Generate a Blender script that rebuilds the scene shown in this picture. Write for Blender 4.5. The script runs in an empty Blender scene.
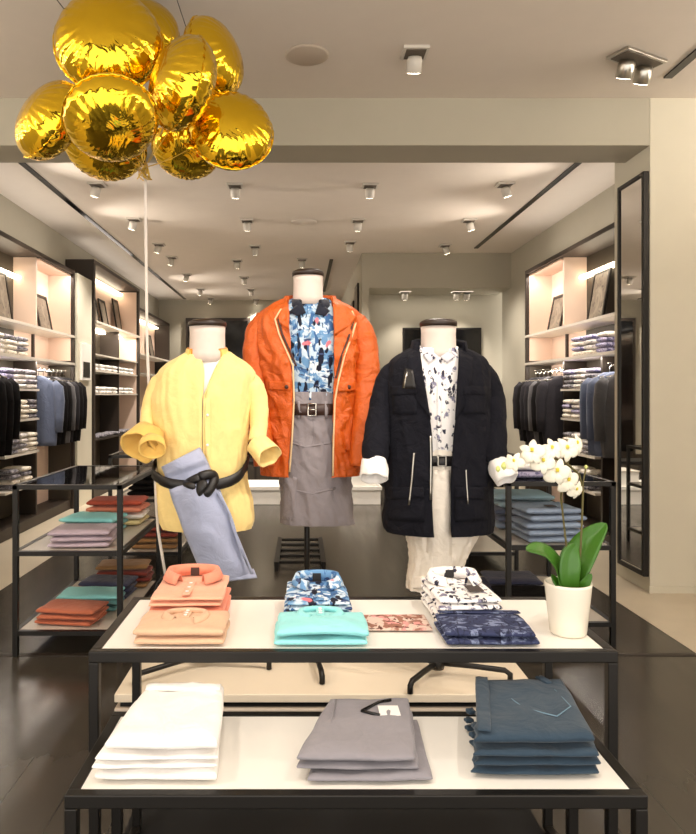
import bpy, math, random
from mathutils import Vector, Matrix, Euler, noise
PI = math.pi
sc = bpy.context.scene
COL = sc.collection
# ------------------------------------------------------------------ camera
CH = 1.5            # eye height
F, VX, VY = 700.0, 300.0, 395.0
cam_d = bpy.data.cameras.new('camera'); cam = bpy.data.objects.new('camera', cam_d); COL.objects.link(cam)
cam.location = (0, 0, CH); cam.rotation_euler = (PI/2, 0, 0)
cam_d.sensor_fit = 'HORIZONTAL'; cam_d.sensor_width = 36; cam_d.lens = 36*F/696
cam_d.shift_x = (348-VX)/696; cam_d.shift_y = -(417-VY)/696
cam_d.clip_start = .05
sc.camera = cam
sc.view_settings.view_transform = 'Standard'
sc.view_settings.look = 'None'
sc.view_settings.gamma = 1
sc.view_settings.exposure = .3
try: sc.view_settings.use_curve_mapping = False
except Exception: pass
sc.cycles.use_denoising = True
sc.cycles.max_bounces = 8
sc.cycles.sample_clamp_indirect = 6
sc.cycles.caustics_reflective = False
sc.cycles.caustics_refractive = False

def W(px, py, Y):                      # real point seen at a photo position, at depth Y
    return Vector(((px-VX)*Y/F, Y, CH+(VY-py)*Y/F))

# ------------------------------------------------------------------ materials
def lin(c):
    o = []
    for k in c[:3]:
        k = k/255
        o.append(k/12.92 if k <= .04045 else ((k+.055)/1.055)**2.4)
    return (o[0], o[1], o[2], 1)
def newmat(name):
    m = bpy.data.materials.new(name); m.use_nodes = True
    nt = m.node_tree; b = nt.nodes['Principled BSDF']
    return m, nt, b
def mapping(nt, scale=(1,1,1), loc=(0,0,0), rot=(0,0,0)):
    tc = nt.nodes.new('ShaderNodeTexCoord'); mp = nt.nodes.new('ShaderNodeMapping')
    mp.inputs['Scale'].default_value = scale; mp.inputs['Location'].default_value = loc; mp.inputs['Rotation'].default_value = rot
    nt.links.new(tc.outputs['Object'], mp.inputs['Vector'])
    return mp.outputs['Vector']
def noisetex(nt, vec, scale, detail=3, dist=0):
    n = nt.nodes.new('ShaderNodeTexNoise'); n.inputs['Scale'].default_value = scale
    n.inputs['Detail'].default_value = detail; n.inputs['Distortion'].default_value = dist
    nt.links.new(vec, n.inputs['Vector']); return n.outputs['Fac']
def bump(nt, b, fac, strength=.2, dist=.01):
    bp = nt.nodes.new('ShaderNodeBump'); bp.inputs['Strength'].default_value = strength; bp.inputs['Distance'].default_value = dist
    nt.links.new(fac, bp.inputs['Height']); nt.links.new(bp.outputs['Normal'], b.inputs['Normal'])
def mixc(nt, fac, a, c):
    mx = nt.nodes.new('ShaderNodeMix'); mx.data_type = 'RGBA'
    nt.links.new(fac, mx.inputs['Factor'])
    for s, v in ((6, a), (7, c)):
        if isinstance(v, tuple): mx.inputs[s].default_value = v
        else: nt.links.new(v, mx.inputs[s])
    return mx.outputs[2]
def maprange(nt, fac, lo, hi, t0=0, t1=1):
    r = nt.nodes.new('ShaderNodeMapRange'); r.inputs['From Min'].default_value = lo; r.inputs['From Max'].default_value = hi
    r.inputs['To Min'].default_value = t0; r.inputs['To Max'].default_value = t1
    nt.links.new(fac, r.inputs['Value']); return r.outputs['Result']
MATS = {}
def plain(name, rgb, rough=.5, metal=0, bumps=None, vary=.06, emit=None):
    """solid procedural material with a slight tone variation and optional bump (scale, strength)"""
    if name in MATS: return MATS[name]
    m, nt, b = newmat(name)
    v = mapping(nt)
    n = noisetex(nt, v, 6, 4)
    c = lin(rgb); d = tuple(x*(1-vary) for x in c[:3])+(1,)
    nt.links.new(mixc(nt, n, d, c), b.inputs['Base Color'])
    b.inputs['Roughness'].default_value = rough; b.inputs['Metallic'].default_value = metal
    if bumps: bump(nt, b, noisetex(nt, v, bumps[0], 4), bumps[1], .004)
    if emit:
        b.inputs['Emission Color'].default_value = lin(emit[0]); b.inputs['Emission Strength'].default_value = emit[1]
    MATS[name] = m; return m
def cloth(name, rgb, rough=.85, weave=900, wr=.35, vary=.12, sheen=.15, spec=.25):
    """woven cloth: soft large wrinkles and a fine weave in the bump"""
    if name in MATS: return MATS[name]
    m, nt, b = newmat(name)
    v = mapping(nt)
    n1 = noisetex(nt, v, 12, 4, .8); n2 = noisetex(nt, v, weave, 1)
    c = lin(rgb); d = tuple(x*(1-vary) for x in c[:3])+(1,)
    nt.links.new(mixc(nt, noisetex(nt, v, 40, 5), d, c), b.inputs['Base Color'])
    b.inputs['Roughness'].default_value = rough
    b.inputs['Specular IOR Level'].default_value = spec
    b.inputs['Sheen Weight'].default_value = sheen
    ad = nt.nodes.new('ShaderNodeMath'); ad.operation = 'MULTIPLY_ADD'
    nt.links.new(n2, ad.inputs[0]); ad.inputs[1].default_value = .05; nt.links.new(n1, ad.inputs[2])
    bump(nt, b, ad.outputs[0], wr, .03)
    MATS[name] = m; return m
def printed(name, base, layers, rough=.85, wr=.3):
    """printed cloth: each layer = (kind, scale, lo, hi, rgb, seed, stretch)"""
    if name in MATS: return MATS[name]
    m, nt, b = newmat(name)
    col = lin(base)
    for kind, s, lo, hi, rgb, seed, st in layers:
        v = mapping(nt, st, (seed*1.7, seed*.9, seed*2.3), (seed*.7, seed*.4, seed*1.1))
        if kind == 'n': fac = maprange(nt, noisetex(nt, v, s, 3, 1.2), lo, hi)
        else:
            # distort the coordinates a little so that the blobs become leaf shapes
            nn = nt.nodes.new('ShaderNodeTexNoise'); nn.inputs['Scale'].default_value = s*1.3
            nt.links.new(v, nn.inputs['Vector'])
            ma = nt.nodes.new('ShaderNodeVectorMath'); ma.operation = 'MULTIPLY_ADD'
            nt.links.new(nn.outputs['Color'], ma.inputs[0]); k = 1.1/s
            ma.inputs[1].default_value = (k, k, k); nt.links.new(v, ma.inputs[2])
            vo = nt.nodes.new('ShaderNodeTexVoronoi'); vo.inputs['Scale'].default_value = s
            nt.links.new(ma.outputs[0], vo.inputs['Vector'])
            fac = maprange(nt, vo.outputs['Distance'], hi, lo)
        col = mixc(nt, fac, col, lin(rgb))
    nt.links.new(col, b.inputs['Base Color'])
    b.inputs['Roughness'].default_value = rough; b.inputs['Specular IOR Level'].default_value = .25
    bump(nt, b, noisetex(nt, mapping(nt), 9, 3, .6), wr, .03)
    MATS[name] = m; return m

M_black = plain('black metal', (30,27,24), .4, .5)
M_brown = plain('dark brown wood trim', (46,36,28), .5)
M_white_board = plain('white laminate', (240,236,228), .35)
M_pale_board = plain('pale laminate', (214,206,194), .35)
M_wall = plain('warm grey paint', (174,168,152), .85, bumps=(120,.05))
M_ceil = plain('ceiling paint', (222,212,201), .9, bumps=(90,.04))
M_pillar = plain('pillar paint', (206,200,182), .8, bumps=(120,.05))
M_stone = plain('pale stone', (205,192,170), .3, vary=.15)
M_platform = plain('cream platform', (222,208,186), .5)
M_plinth = plain('beige plinth', (190,176,160), .6)
M_pink = plain('blush panel', (222,196,178), .7)
M_darkback = plain('dark olive panel', (62,54,42), .6)
M_lit = plain('light strip', (255,240,215), .5, emit=((255,236,205), 7))
M_lamp = plain('lamp glow', (255,250,240), .5, emit=((255,244,225), 12))
M_silver = plain('silver metal', (190,186,178), .3, 1)
M_chrome = plain('bright metal', (225,222,215), .2, 1)
M_gold = None
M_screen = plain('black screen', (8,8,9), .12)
M_form = cloth('mannequin linen', (226,210,200), .8, wr=.05)
M_cap = plain('dark walnut cap', (42,28,20), .4)
M_mirror = plain('mirror glass', (235,235,232), .02, 1, vary=0)
M_print = printed('framed print', (110,100,88), [('n', 6, .45, .6, (134,124,110), 1, (1,1,1)), ('n', 14, .58, .66, (70,62,56), 2, (1,1,1))], .3, .0)
M_leather = plain('black leather', (26,23,23), .45, bumps=(300,.2))
M_brownleather = plain('brown leather', (58,34,26), .45, bumps=(300,.2))
def glassmat():
    m = bpy.data.materials.new('table glass'); m.use_nodes = True; nt = m.node_tree
    nt.nodes.remove(nt.nodes['Principled BSDF'])
    tr = nt.nodes.new('ShaderNodeBsdfTransparent'); tr.inputs['Color'].default_value = (.78,.82,.8,1)
    gl = nt.nodes.new('ShaderNodeBsdfGlossy'); gl.inputs['Roughness'].default_value = .03
    fr = nt.nodes.new('ShaderNodeFresnel'); fr.inputs['IOR'].default_value = 1.5
    mx = nt.nodes.new('ShaderNodeMixShader')
    nt.links.new(fr.outputs[0], mx.inputs[0]); nt.links.new(tr.outputs[0], mx.inputs[1]); nt.links.new(gl.outputs[0], mx.inputs[2])
    nt.links.new(mx.outputs[0], nt.nodes['Material Output'].inputs['Surface'])
    return m
M_glass = glassmat()
def floormat():
    m, nt, b = newmat('dark stained plank floor')
    v = mapping(nt, (1,1,1), (0,0,0), (0,0,PI/2))
    br = nt.nodes.new('ShaderNodeTexBrick')
    br.inputs['Scale'].default_value = 1; br.inputs['Brick Width'].default_value = 2.4; br.inputs['Row Height'].default_value = .22
    br.inputs['Mortar Size'].default_value = .003; br.inputs['Color1'].default_value = lin((68,62,54)); br.inputs['Color2'].default_value = lin((61,56,49))
    br.inputs['Mortar'].default_value = lin((48,45,41)); nt.links.new(v, br.inputs['Vector'])
    v2 = mapping(nt, (5,.5,1))
    n = noisetex(nt, v2, 3, 5, .5)
    c = mixc(nt, maprange(nt, n, .3, .7, 0, .35), br.outputs['Color'], lin((55,50,44)))
    nt.links.new(c, b.inputs['Base Color'])
    nt.links.new(maprange(nt, n, .3, .7, .2, .27), b.inputs['Roughness'])
    bump(nt, b, br.outputs['Fac'], .15, .002)
    return m
M_floor = floormat()
def foilmat():
    m, nt, b = newmat('gold foil')
    v = mapping(nt)
    n = noisetex(nt, v, 9, 2, 1.6); n2 = noisetex(nt, mapping(nt, (1,1,1), (3,1,2)), 5, 2, .5)
    nt.links.new(mixc(nt, n2, lin((248,208,58)), lin((240,196,44))), b.inputs['Base Color'])
    b.inputs['Metallic'].default_value = 1; b.inputs['Roughness'].default_value = .1
    ad = nt.nodes.new('ShaderNodeMath'); ad.operation = 'ADD'; nt.links.new(n, ad.inputs[0]); nt.links.new(n2, ad.inputs[1])
    bump(nt, b, ad.outputs[0], .34, .02)
    return m
M_gold = foilmat()
# cloth kinds
C_yellow = cloth('yellow linen', (252,222,148), .85, 500, .3)
C_cuff = cloth('golden linen', (246,204,112), .85, 500, .3)
C_orangein = cloth('amber linen', (226,150,52), .85, 500, .3)
C_jeans = cloth('pale blue denim', (172,178,204), .9, 700, .4)
C_orange = cloth('orange satin', (214,96,24), .36, 900, .9, .1, 0, .5)
C_grey = cloth('grey twill', (148,140,143), .85, 700, .4)
C_navy = cloth('navy twill', (20,20,28), .9, 700, .7, .12, 0, .2)
C_white = cloth('white twill', (244,240,236), .85, 700, .3, .05)
C_cream = cloth('cream twill', (250,240,226), .85, 700, .4, .05)
C_teal = cloth('teal denim', (46,64,80), .85, 700, .4)
C_greyp = cloth('cool grey twill', (140,136,142), .85, 700, .3)
C_salmon = cloth('salmon cotton', (240,176,146), .85, 700, .4)
C_coral = cloth('coral cotton', (234,144,116), .85, 700, .4)
C_tan = cloth('peach tan cotton', (222,182,150), .85, 700, .35)
C_aqua = cloth('aqua cotton', (150,224,226), .85, 700, .35)
C_lav = cloth('lavender cotton', (190,172,184), .85, 700, .4)

C_navyk = cloth('slate navy cotton', (62,64,88), .85, 700, .4)
C_tealk = cloth('soft teal cotton', (104,156,158), .85, 700, .4)
C_maroon = cloth('maroon cotton', (130,56,46), .85, 700, .4)
C_rust = cloth('rust cotton', (192,108,78), .85, 700, .4)
C_red = cloth('coral red cotton', (196,88,66), .85, 700, .4)
C_lemon = cloth('pale lemon cotton', (232,216,160), .85, 700, .4)
C_brown = cloth('brown cotton', (150,112,72), .85, 700, .4)
C_lightjean = cloth('washed denim', (140,156,180), .9, 700, .5)
C_paleaqua = cloth('pale aqua denim', (160,186,200), .9, 700, .5)
C_black = cloth('black cotton', (22,20,21), .9, 700, .3, .1, 0, .15)
C_char = cloth('charcoal wool', (40,38,42), .9, 700, .3, .1, .02, .15)
C_bluegrey = cloth('blue grey wool', (92,100,122), .9, 700, .3)
C_midgrey = cloth('mid grey wool', (84,82,84), .9, 700, .3)
C_burg = cloth('burgundy wool', (96,30,44), .9, 700, .3)
P_blue = printed('blue leaf print', (186,204,220), [
    ('n', 13, .46, .52, (104,146,188), 1, (1,1,1.4)), ('n', 20, .57, .62, (218,228,236), 4, (1,1,1)),
    ('n', 15, .55, .58, (60,98,146), 6, (1.6,1,1)),
    ('v', 15, .3, .36, (26,28,44), 2, (1.9,1,.8)), ('v', 15, .2, .25, (60,74,110), 9, (1,1,2.2)), ('v', 9, .13, .17, (218,120,130), 5, (1,1,1))])
P_white = printed('white sprig print', (244,240,238), [
    ('v', 22, .3, .4, (130,128,150), 2, (1.2,1,.9)), ('n', 40, .5, .56, (244,240,238), 3, (1,1,1)), ('v', 27, .27, .34, (48,48,66), 7, (1.5,1,.9)), ('n', 55, .6, .64, (244,240,238), 5, (1,1,1))])
P_navy = printed('navy palm print', (50,56,86), [('n', 20, .52, .6, (120,130,160), 2, (1,2.4,1)), ('n', 34, .55, .62, (34,38,62), 5, (2,1,1))])
P_pink = printed('rose brown print', (214,190,176), [('n', 18, .5, .54, (150,104,88), 1, (1,1,1)), ('n', 22, .55, .6, (214,150,146), 3, (1,1,1)), ('n', 30, .6, .64, (90,52,44), 8, (1,1,1))])
P_shirtA = printed('pale banded shirting', (226,220,214), [('n', 30, .52, .6, (150,146,160), 1, (1,1,1))])
P_shirtB = printed('violet shirting', (176,170,196), [('n', 30, .5, .6, (90,88,122), 2, (1,1,1))])
P_shirtC = printed('cream shirting', (236,228,214), [('n', 40, .55, .65, (176,164,150), 3, (1,1,1))])
P_shirtD = printed('grey shirting', (150,146,150), [('n', 40, .5, .6, (74,72,84), 4, (1,1,1))])
M_leaf = cloth('orchid leaf', (58,110,20), .4, 60, .15, .3, 0, .5)
M_stem = plain('orchid stem', (92,84,40), .5)
M_petal = cloth('orchid petal', (240,234,216), .6, 200, .1, .03)
M_lip = plain('orchid lip', (226,208,70), .6)
M_pot = plain('white ceramic', (238,230,214), .25)
M_soil = plain('bark soil', (70,54,34), .9, bumps=(60,.6), vary=.6)
M_tag = plain('white card', (246,244,240), .6)
M_darktag = plain('dark card', (70,60,56), .6)
M_ribbon = plain('white ribbon', (238,228,218), .5)

# ------------------------------------------------------------------ mesh helpers
class MB:
    def __init__(s): s.v = []; s.f = []
    def add(s, vs, fs):
        o = len(s.v); s.v += [Vector(v) for v in vs]; s.f += [tuple(i+o for i in f) for f in fs]; return s
    def box(s, x0, x1, y0, y1, z0, z1, M=None):
        vs = [Vector(p) for p in ((x0,y0,z0),(x1,y0,z0),(x1,y1,z0),(x0,y1,z0),(x0,y0,z1),(x1,y0,z1),(x1,y1,z1),(x0,y1,z1))]
        if M: vs = [M @ p for p in vs]
        return s.add(vs, [(0,3,2,1),(4,5,6,7),(0,1,5,4),(1,2,6,5),(2,3,7,6),(3,0,4,7)])
    def rings(s, rs, closed=True, cap0=False, cap1=False):
        n = len(rs[0]); vs = [p for r in rs for p in r]; fs = []
        for i in range(len(rs)-1):
            for j in range(n if closed else n-1):
                k = (j+1) % n
                fs.append((i*n+j, i*n+k, (i+1)*n+k, (i+1)*n+j))
        if cap0: fs.append(tuple(range(n-1, -1, -1)))
        if cap1: fs.append(tuple((len(rs)-1)*n+j for j in range(n)))
        return s.add(vs, fs)
    def tube(s, pts, r, n=8, cap=True, flat=1.0, wr=0, seed=0):
        pts = [Vector(p) for p in pts]; m = len(pts)
        rr = r if isinstance(r, (list, tuple)) else [r]*m
        rs = []; up = None
        for i, p in enumerate(pts):
            t = (pts[min(i+1, m-1)]-pts[max(i-1, 0)]).normalized()
            if up is None:
                up = Vector((0,1,0)) if abs(t.y) < .9 else Vector((1,0,0))
            a = (up - t*up.dot(t)).normalized(); up = a; b = t.cross(a)
            ring = []
            for j in range(n):
                th = 2*PI*j/n; k = rr[i]
                if wr: k *= 1+wr*noise.noise(Vector((math.cos(th)*1.4+seed, math.sin(th)*1.4, i*.55)))
                ring.append(p + a*(math.cos(th)*k*flat) + b*(math.sin(th)*k))
            rs.append(ring)
        return s.rings(rs, True, cap, cap)
    def lathe(s, prof, n=24, c=(0,0,0), M=None, cap0=True, cap1=True):
        c = Vector(c); rs = []
        for r, z in prof:
            ring = [Vector((r*math.cos(2*PI*j/n), r*math.sin(2*PI*j/n), z)) for j in range(n)]
            if M: ring = [M @ p for p in ring]
            rs.append([c+p for p in ring])
        return s.rings(rs, True, cap0, cap1)
    def grid(s, rows): return s.rings(rows, False)
    def slab(s, w, d, h, z=0, cx=0, cy=0, rot=0, seed=0, nx=14, ny=14, amp=.004, p=5, fn=None, lump=0):
        """soft folded-cloth pad: top and bottom sheets meeting in a rounded rim"""
        def smp(n): return [math.sin((-1+2*i/n)*PI/2) for i in range(n+1)]
        U, V = smp(nx), smp(ny); idx = {}; vs = []; fs = []
        ca, sa = math.cos(rot), math.sin(rot)
        def put(u, v, top):
            m = max(abs(u), abs(v)); f = max(0, 1-m**p)**(1/2.2)
            x = w/2*u*(1-.015*abs(v)**6); y = d/2*v*(1-.015*abs(u)**6)
            q = Vector((u*1.6+seed*3.1, v*1.6+seed*1.7, .3))
            x += amp*.8*noise.noise(q+Vector((0,0,5+z*40))); y += amp*.8*noise.noise(q+Vector((9,0,5+z*40)))
            dz = amp*noise.noise(q*1.5)*f + (lump*noise.noise(q*.7) if top else 0)*f
            zz = z + h*(.5+.5*f if top else .5-.5*f) + (dz if top else dz*.2)
            if fn:
                x, y, zz = fn(u, v, x, y, zz, top)
            return Vector((cx+x*ca-y*sa, cy+x*sa+y*ca, zz))
        for top in (1, 0):
            for i, u in enumerate(U):
                for j, v in enumerate(V):
                    rim = i in (0, nx) or j in (0, ny)
                    key = (i, j, 2 if rim else top)
                    if key not in idx:
                        idx[key] = len(vs); vs.append(put(u, v, top))
        for top in (1, 0):
            for i in range(nx):
                for j in range(ny):
                    q = []
                    for a, b in ((i,j),(i+1,j),(i+1,j+1),(i,j+1)):
                        rim = a in (0, nx) or b in (0, ny)
                        q.append(idx[(a, b, 2 if rim else top)])
                    fs.append(tuple(q) if top else tuple(reversed(q)))
        return s.add(vs, fs)
ORG = {}
def prop(o, label=None, cat=None, group=None, kind=None):
    if label: o['label'] = label
    if cat: o['category'] = cat
    if group: o['group'] = group
    if kind: o['kind'] = kind
    return o
def thing(name, label, cat, loc=(0,0,0), group=None, rz=0):
    o = bpy.data.objects.new(name, None); COL.objects.link(o); o.empty_display_size = .1
    o.location = loc; o.rotation_euler = (0,0,rz); ORG[o.name] = Vector(loc)
    return prop(o, label, cat, group)
def obj(name, mb, mat, parent=None, world=True, bevel=0, solid=0, smooth=True, sub=0, angle=None, off=0):
    """link one mesh object. world=True: mb is in world coordinates; the parent's origin is taken off"""
    vs = mb.v
    if parent is not None:
        org = ORG.get(parent.name, Vector((0,0,0)))
        if world: vs = [v-org for v in vs]
        loc = Vector((0,0,0))
    else:
        if world and vs:
            lo = Vector([min(v[k] for v in vs) for k in range(3)]); hi = Vector([max(v[k] for v in vs) for k in range(3)])
            loc = Vector(((lo.x+hi.x)/2, (lo.y+hi.y)/2, lo.z)); vs = [v-loc for v in vs]
        else: loc = Vector((0,0,0))
        org = loc
    me = bpy.data.meshes.new(name); me.from_pydata([tuple(v) for v in vs], [], mb.f); me.validate(); me.update()
    if smooth:
        me.polygons.foreach_set('use_smooth', [True]*len(me.polygons))
        if angle: me.set_sharp_from_angle(angle=angle)
    if mat: me.materials.append(mat)
    o = bpy.data.objects.new(name, me); COL.objects.link(o)
    o.location = loc
    if parent is not None: o.parent = parent
    ORG[o.name] = org
    if solid:
        md = o.modifiers.new('thickness', 'SOLIDIFY'); md.thickness = solid; md.offset = off
    if bevel:
        md = o.modifiers.new('bevel', 'BEVEL'); md.width = bevel; md.segments = 2; md.limit_method = 'ANGLE'
    if sub:
        md = o.modifiers.new('sub', 'SUBSURF'); md.levels = sub; md.render_levels = sub
    return o
def box(name, b, mat, parent=None, world=True, bevel=0, **k):
    return obj(name, MB().box(*b), mat, parent, world, bevel, smooth=False, **k)
def copy_tree(o, loc=None, rz=None, label=None, group=None):
    def rec(q, parent):
        c = q.copy(); COL.objects.link(c)
        if parent is not None: c.parent = parent
        for ch in kids.get(q, ()): rec(ch, c)
        return c
    kids = {}
    for q in bpy.data.objects:
        if q.parent: kids.setdefault(q.parent, []).append(q)
    c = rec(o, None)
    if loc is not None: c.location = loc
    if rz is not None: c.rotation_euler = (0,0,rz)
    if label: c['label'] = label
    if group: c['group'] = group
    return c
def struct(name, mb, mat, label=None, bevel=0):
    o = obj(name, mb, mat, None, True, bevel, smooth=False)
    return prop(o, label, None, None, 'structure')
ORD = ['first','second','third','fourth','fifth','sixth','seventh','eighth','ninth','tenth','eleventh','twelfth']
WORLD, E_REAR, E_FRONT, E_FILL, E_SHELF, E_UP, E_FRONT_FILL = 2.3, 150, 75, 9, 14, 110, 120
# ================================================================== SETTING
CZ = 3.75
struct('floor', MB().box(-2.3, 2.3, -1.2, 17, -.1, 0), M_floor)
fl = MB().box(-4.6, -2.3, -1.2, 17, -.1, .002).box(2.3, 4.6, -1.2, 17, -.1, .002)
struct('trim_1', fl, M_stone, 'pale stone border of the floor')
struct('trim_2', MB().box(-2.3, 2.3, 4.02, 4.06, 0, .004), M_brown, 'joint strip across the dark floor')
struct('ceiling', MB().box(-4.6, 4.6, -1.2, 17, CZ, CZ+.1), M_ceil)
struct('wall_beam', MB().box(-2.65, 2.65, 5.3, 5.7, 3.39, CZ), M_wall, 'beam across the ceiling', .004)
struct('wall_right_pillar', MB().box(2.65, 4.6, 5.3, 5.9, 0, CZ), M_pillar, 'pale pillar at the right', .004)
struct('wall_left_pillar', MB().box(-4.6, -2.65, 5.3, 5.9, 0, CZ), M_pillar, None, .004)
struct('wall_left', MB().box(-3.5, -3.35, 5.9, 16.6, 0, CZ), M_wall)
struct('wall_left_pier', MB().box(-3.35, -2.955, 9.29, 9.93, 0, 3.12), M_pillar)
struct('wall_right', MB().box(3.35, 3.5, 5.9, 11.6, 0, CZ), M_wall)
struct('wall_front_left', MB().box(-4.7, -4.6, -1.2, 5.3, 0, CZ), M_wall)
struct('wall_front_right', MB().box(4.6, 4.7, -1.2, 5.3, 0, CZ), M_wall)
struct('wall_back', MB().box(-3.5, 1.1, 16.6, 16.75, 0, CZ), M_wall)
struct('wall_partition', MB().box(.98, 1.1, 11.1, 16.6, 0, CZ), M_wall)
struct('wall_back_right', MB().box(1.1, 3.5, 11.9, 12.05, 0, CZ), M_wall)
struct('wall_bulkhead', MB().box(1.1, 3.35, 11.1, 11.9, 3.2, CZ), M_wall, 'lowered ceiling at the back right')
struct('baseboard_pillar', MB().box(2.64, 4.6, 5.285, 5.3, 0, .05), M_pillar)
struct('baseboard_back', MB().box(-3.35, .98, 16.58, 16.6, 0, .1), M_brown)
struct('wall_added_header', MB().box(-4.7, 4.7, -1.3, -1.2, 3.25, CZ), M_brown, 'unseen dark header added to darken the balloon reflections')  # unseen piece added so the balloon tops reflect something dark
# black slots let into the ceiling
for i, (x, y0, y1) in enumerate(((-2.69, 6.5, 16.4), (2.69, 6.5, 10.7), (.52, 11.6, 15.2), (2.6, 3.4, 4.95))):
    struct('trim_%d' % (i+3), MB().box(x-.03, x+.03, y0, y1, CZ-.012, CZ+.01), M_screen, 'black slot in the ceiling')
# dark glazed shopfront at the far back
w = struct('window_1', MB().box(-2.7, -1.17, 16.54, 16.6, .1, 3.32), M_brown, 'dark glazed opening in the back wall')
box('glass', (-2.63, -1.24, 16.52, 16.54, .17, 3.25), M_screen, w)

# ================================================================== ceiling fixtures
M_fit = plain('pale fitting paint', (206,200,190), .45); M_recess = plain('fitting recess', (96,86,74), .6)
def fixture(tilt=.5, turn=0):
    t = thing('ceiling_spotlight', 'x', 'spotlight', (0,0,0), 'recessed ceiling spotlights')
    box('mounting_plate', (-.085,.085,-.085,.085,-.02,0), M_fit, t, bevel=.003)
    box('recess', (-.065,.065,-.065,.065,-.024,-.02), M_recess, t)
    R = Matrix.Rotation(turn, 3, 'Z') @ Matrix.Rotation(tilt, 3, 'X')
    h = MB().lathe([(.02,0),(.042,-.005),(.05,-.03),(.05,-.1),(.046,-.104)], 18, (0,0,-.03), R)
    obj('housing', h, M_fit, t)
    obj('lamp', MB().lathe([(0.001,-.108),(.042,-.106)], 18, (0,0,-.03), R, True, False), M_lamp, t)
    return t
fx = [fixture(.5, 0), fixture(.45, .9), fixture(.45, -.9)]
def ceil_at(px, py, z=CZ): 
    Y = (z-CH)*F/(VY-py); return ((px-VX)*Y/F, Y, z)
used = [0,0,0]
SPOTS = []
def put_fixture(px, py, kind, label, z=CZ, pos=None):
    p = pos or ceil_at(px, py, z)
    o = fx[kind] if not used[kind] else copy_tree(fx[kind])
    used[kind] = 1; o.location = p; o['label'] = label
    SPOTS.append((p, kind)); return o
for i, (px, py) in enumerate([(97,184),(134,219),(159,244),(172,257),(187,274),(201,289),(211,298)]):
    put_fixture(px, py, 1, 'ceiling spotlight, %s from the front in the row along the left wall' % ORD[i])
for i, (px, py) in enumerate([(235,185),(247,220),(255,246),(237,260),(244,277),(251,289),(256,299)]):
    put_fixture(px, py, 0, 'ceiling spotlight, %s from the front in the row left of the middle' % ORD[i])
for i, (px, py) in enumerate([(370,185),(358,220),(350,242),(302,259)]):
    put_fixture(px, py, 0, 'ceiling spotlight, %s from the front in the row right of the middle' % ORD[i])
for i, (px, py) in enumerate([(505,184),(469,220),(445,245)]):
    put_fixture(px, py, 2, 'ceiling spotlight, %s from the front in the row along the right wall' % ORD[i])
for i, (px, py) in enumerate([(405,290),(457,290),(467,290)]):
    p = ((px-VX)*11.5/F, 11.5, 3.2)
    put_fixture(0, 0, 0, 'small spotlight under the lowered ceiling, %s from the left' % ORD[i], pos=p)
put_fixture(415, 51, 0, 'spotlight over the front ceiling beside the gold balloons, straight above the navy jacket')
# twin fixture at the right of the front ceiling
p = Vector(ceil_at(637, 58)); 
t = thing('twin_spotlight', 'twin ceiling spotlight at the top right of the front ceiling', 'spotlight', p)
box('mounting_plate', (-.2,.2,-.085,.085,-.02,0), M_silver, t, world=False, bevel=.003)
box('recess', (-.18,.18,-.065,.065,-.024,-.02), M_recess, t, world=False)
for sx in (-.09, .09):
    R = Matrix.Rotation(.5, 3, 'X') @ Matrix.Rotation(-.2, 3, 'Y')
    h = obj('housing', MB().lathe([(.02,0),(.045,-.005),(.055,-.03),(.055,-.11),(.05,-.114)], 18, (sx,0,-.03), R), M_silver, t, False)
    obj('lamp', MB().lathe([(0.001,-.118),(.045,-.116)], 18, (sx,0,-.03), R, True, False), M_lamp, t, False)
t.rotation_euler = (0,0,.5)
SPOTS.append((tuple(p), 0))
for k, (px, py, lab, r) in enumerate(((307,55,'flat round speaker disc in the front ceiling',.145),(304,222,'flat round disc in the rear ceiling above the middle mannequin',.17))):
    p = Vector(ceil_at(px, py)); d = MB().lathe([(.01,-.012),(r*.9,-.012),(r,-.004),(r,0)], 32, p)
    prop(obj('ceiling_speaker', d, M_ceil if k else plain('beige grille', (186,172,156), .7)), lab, 'speaker')

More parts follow.
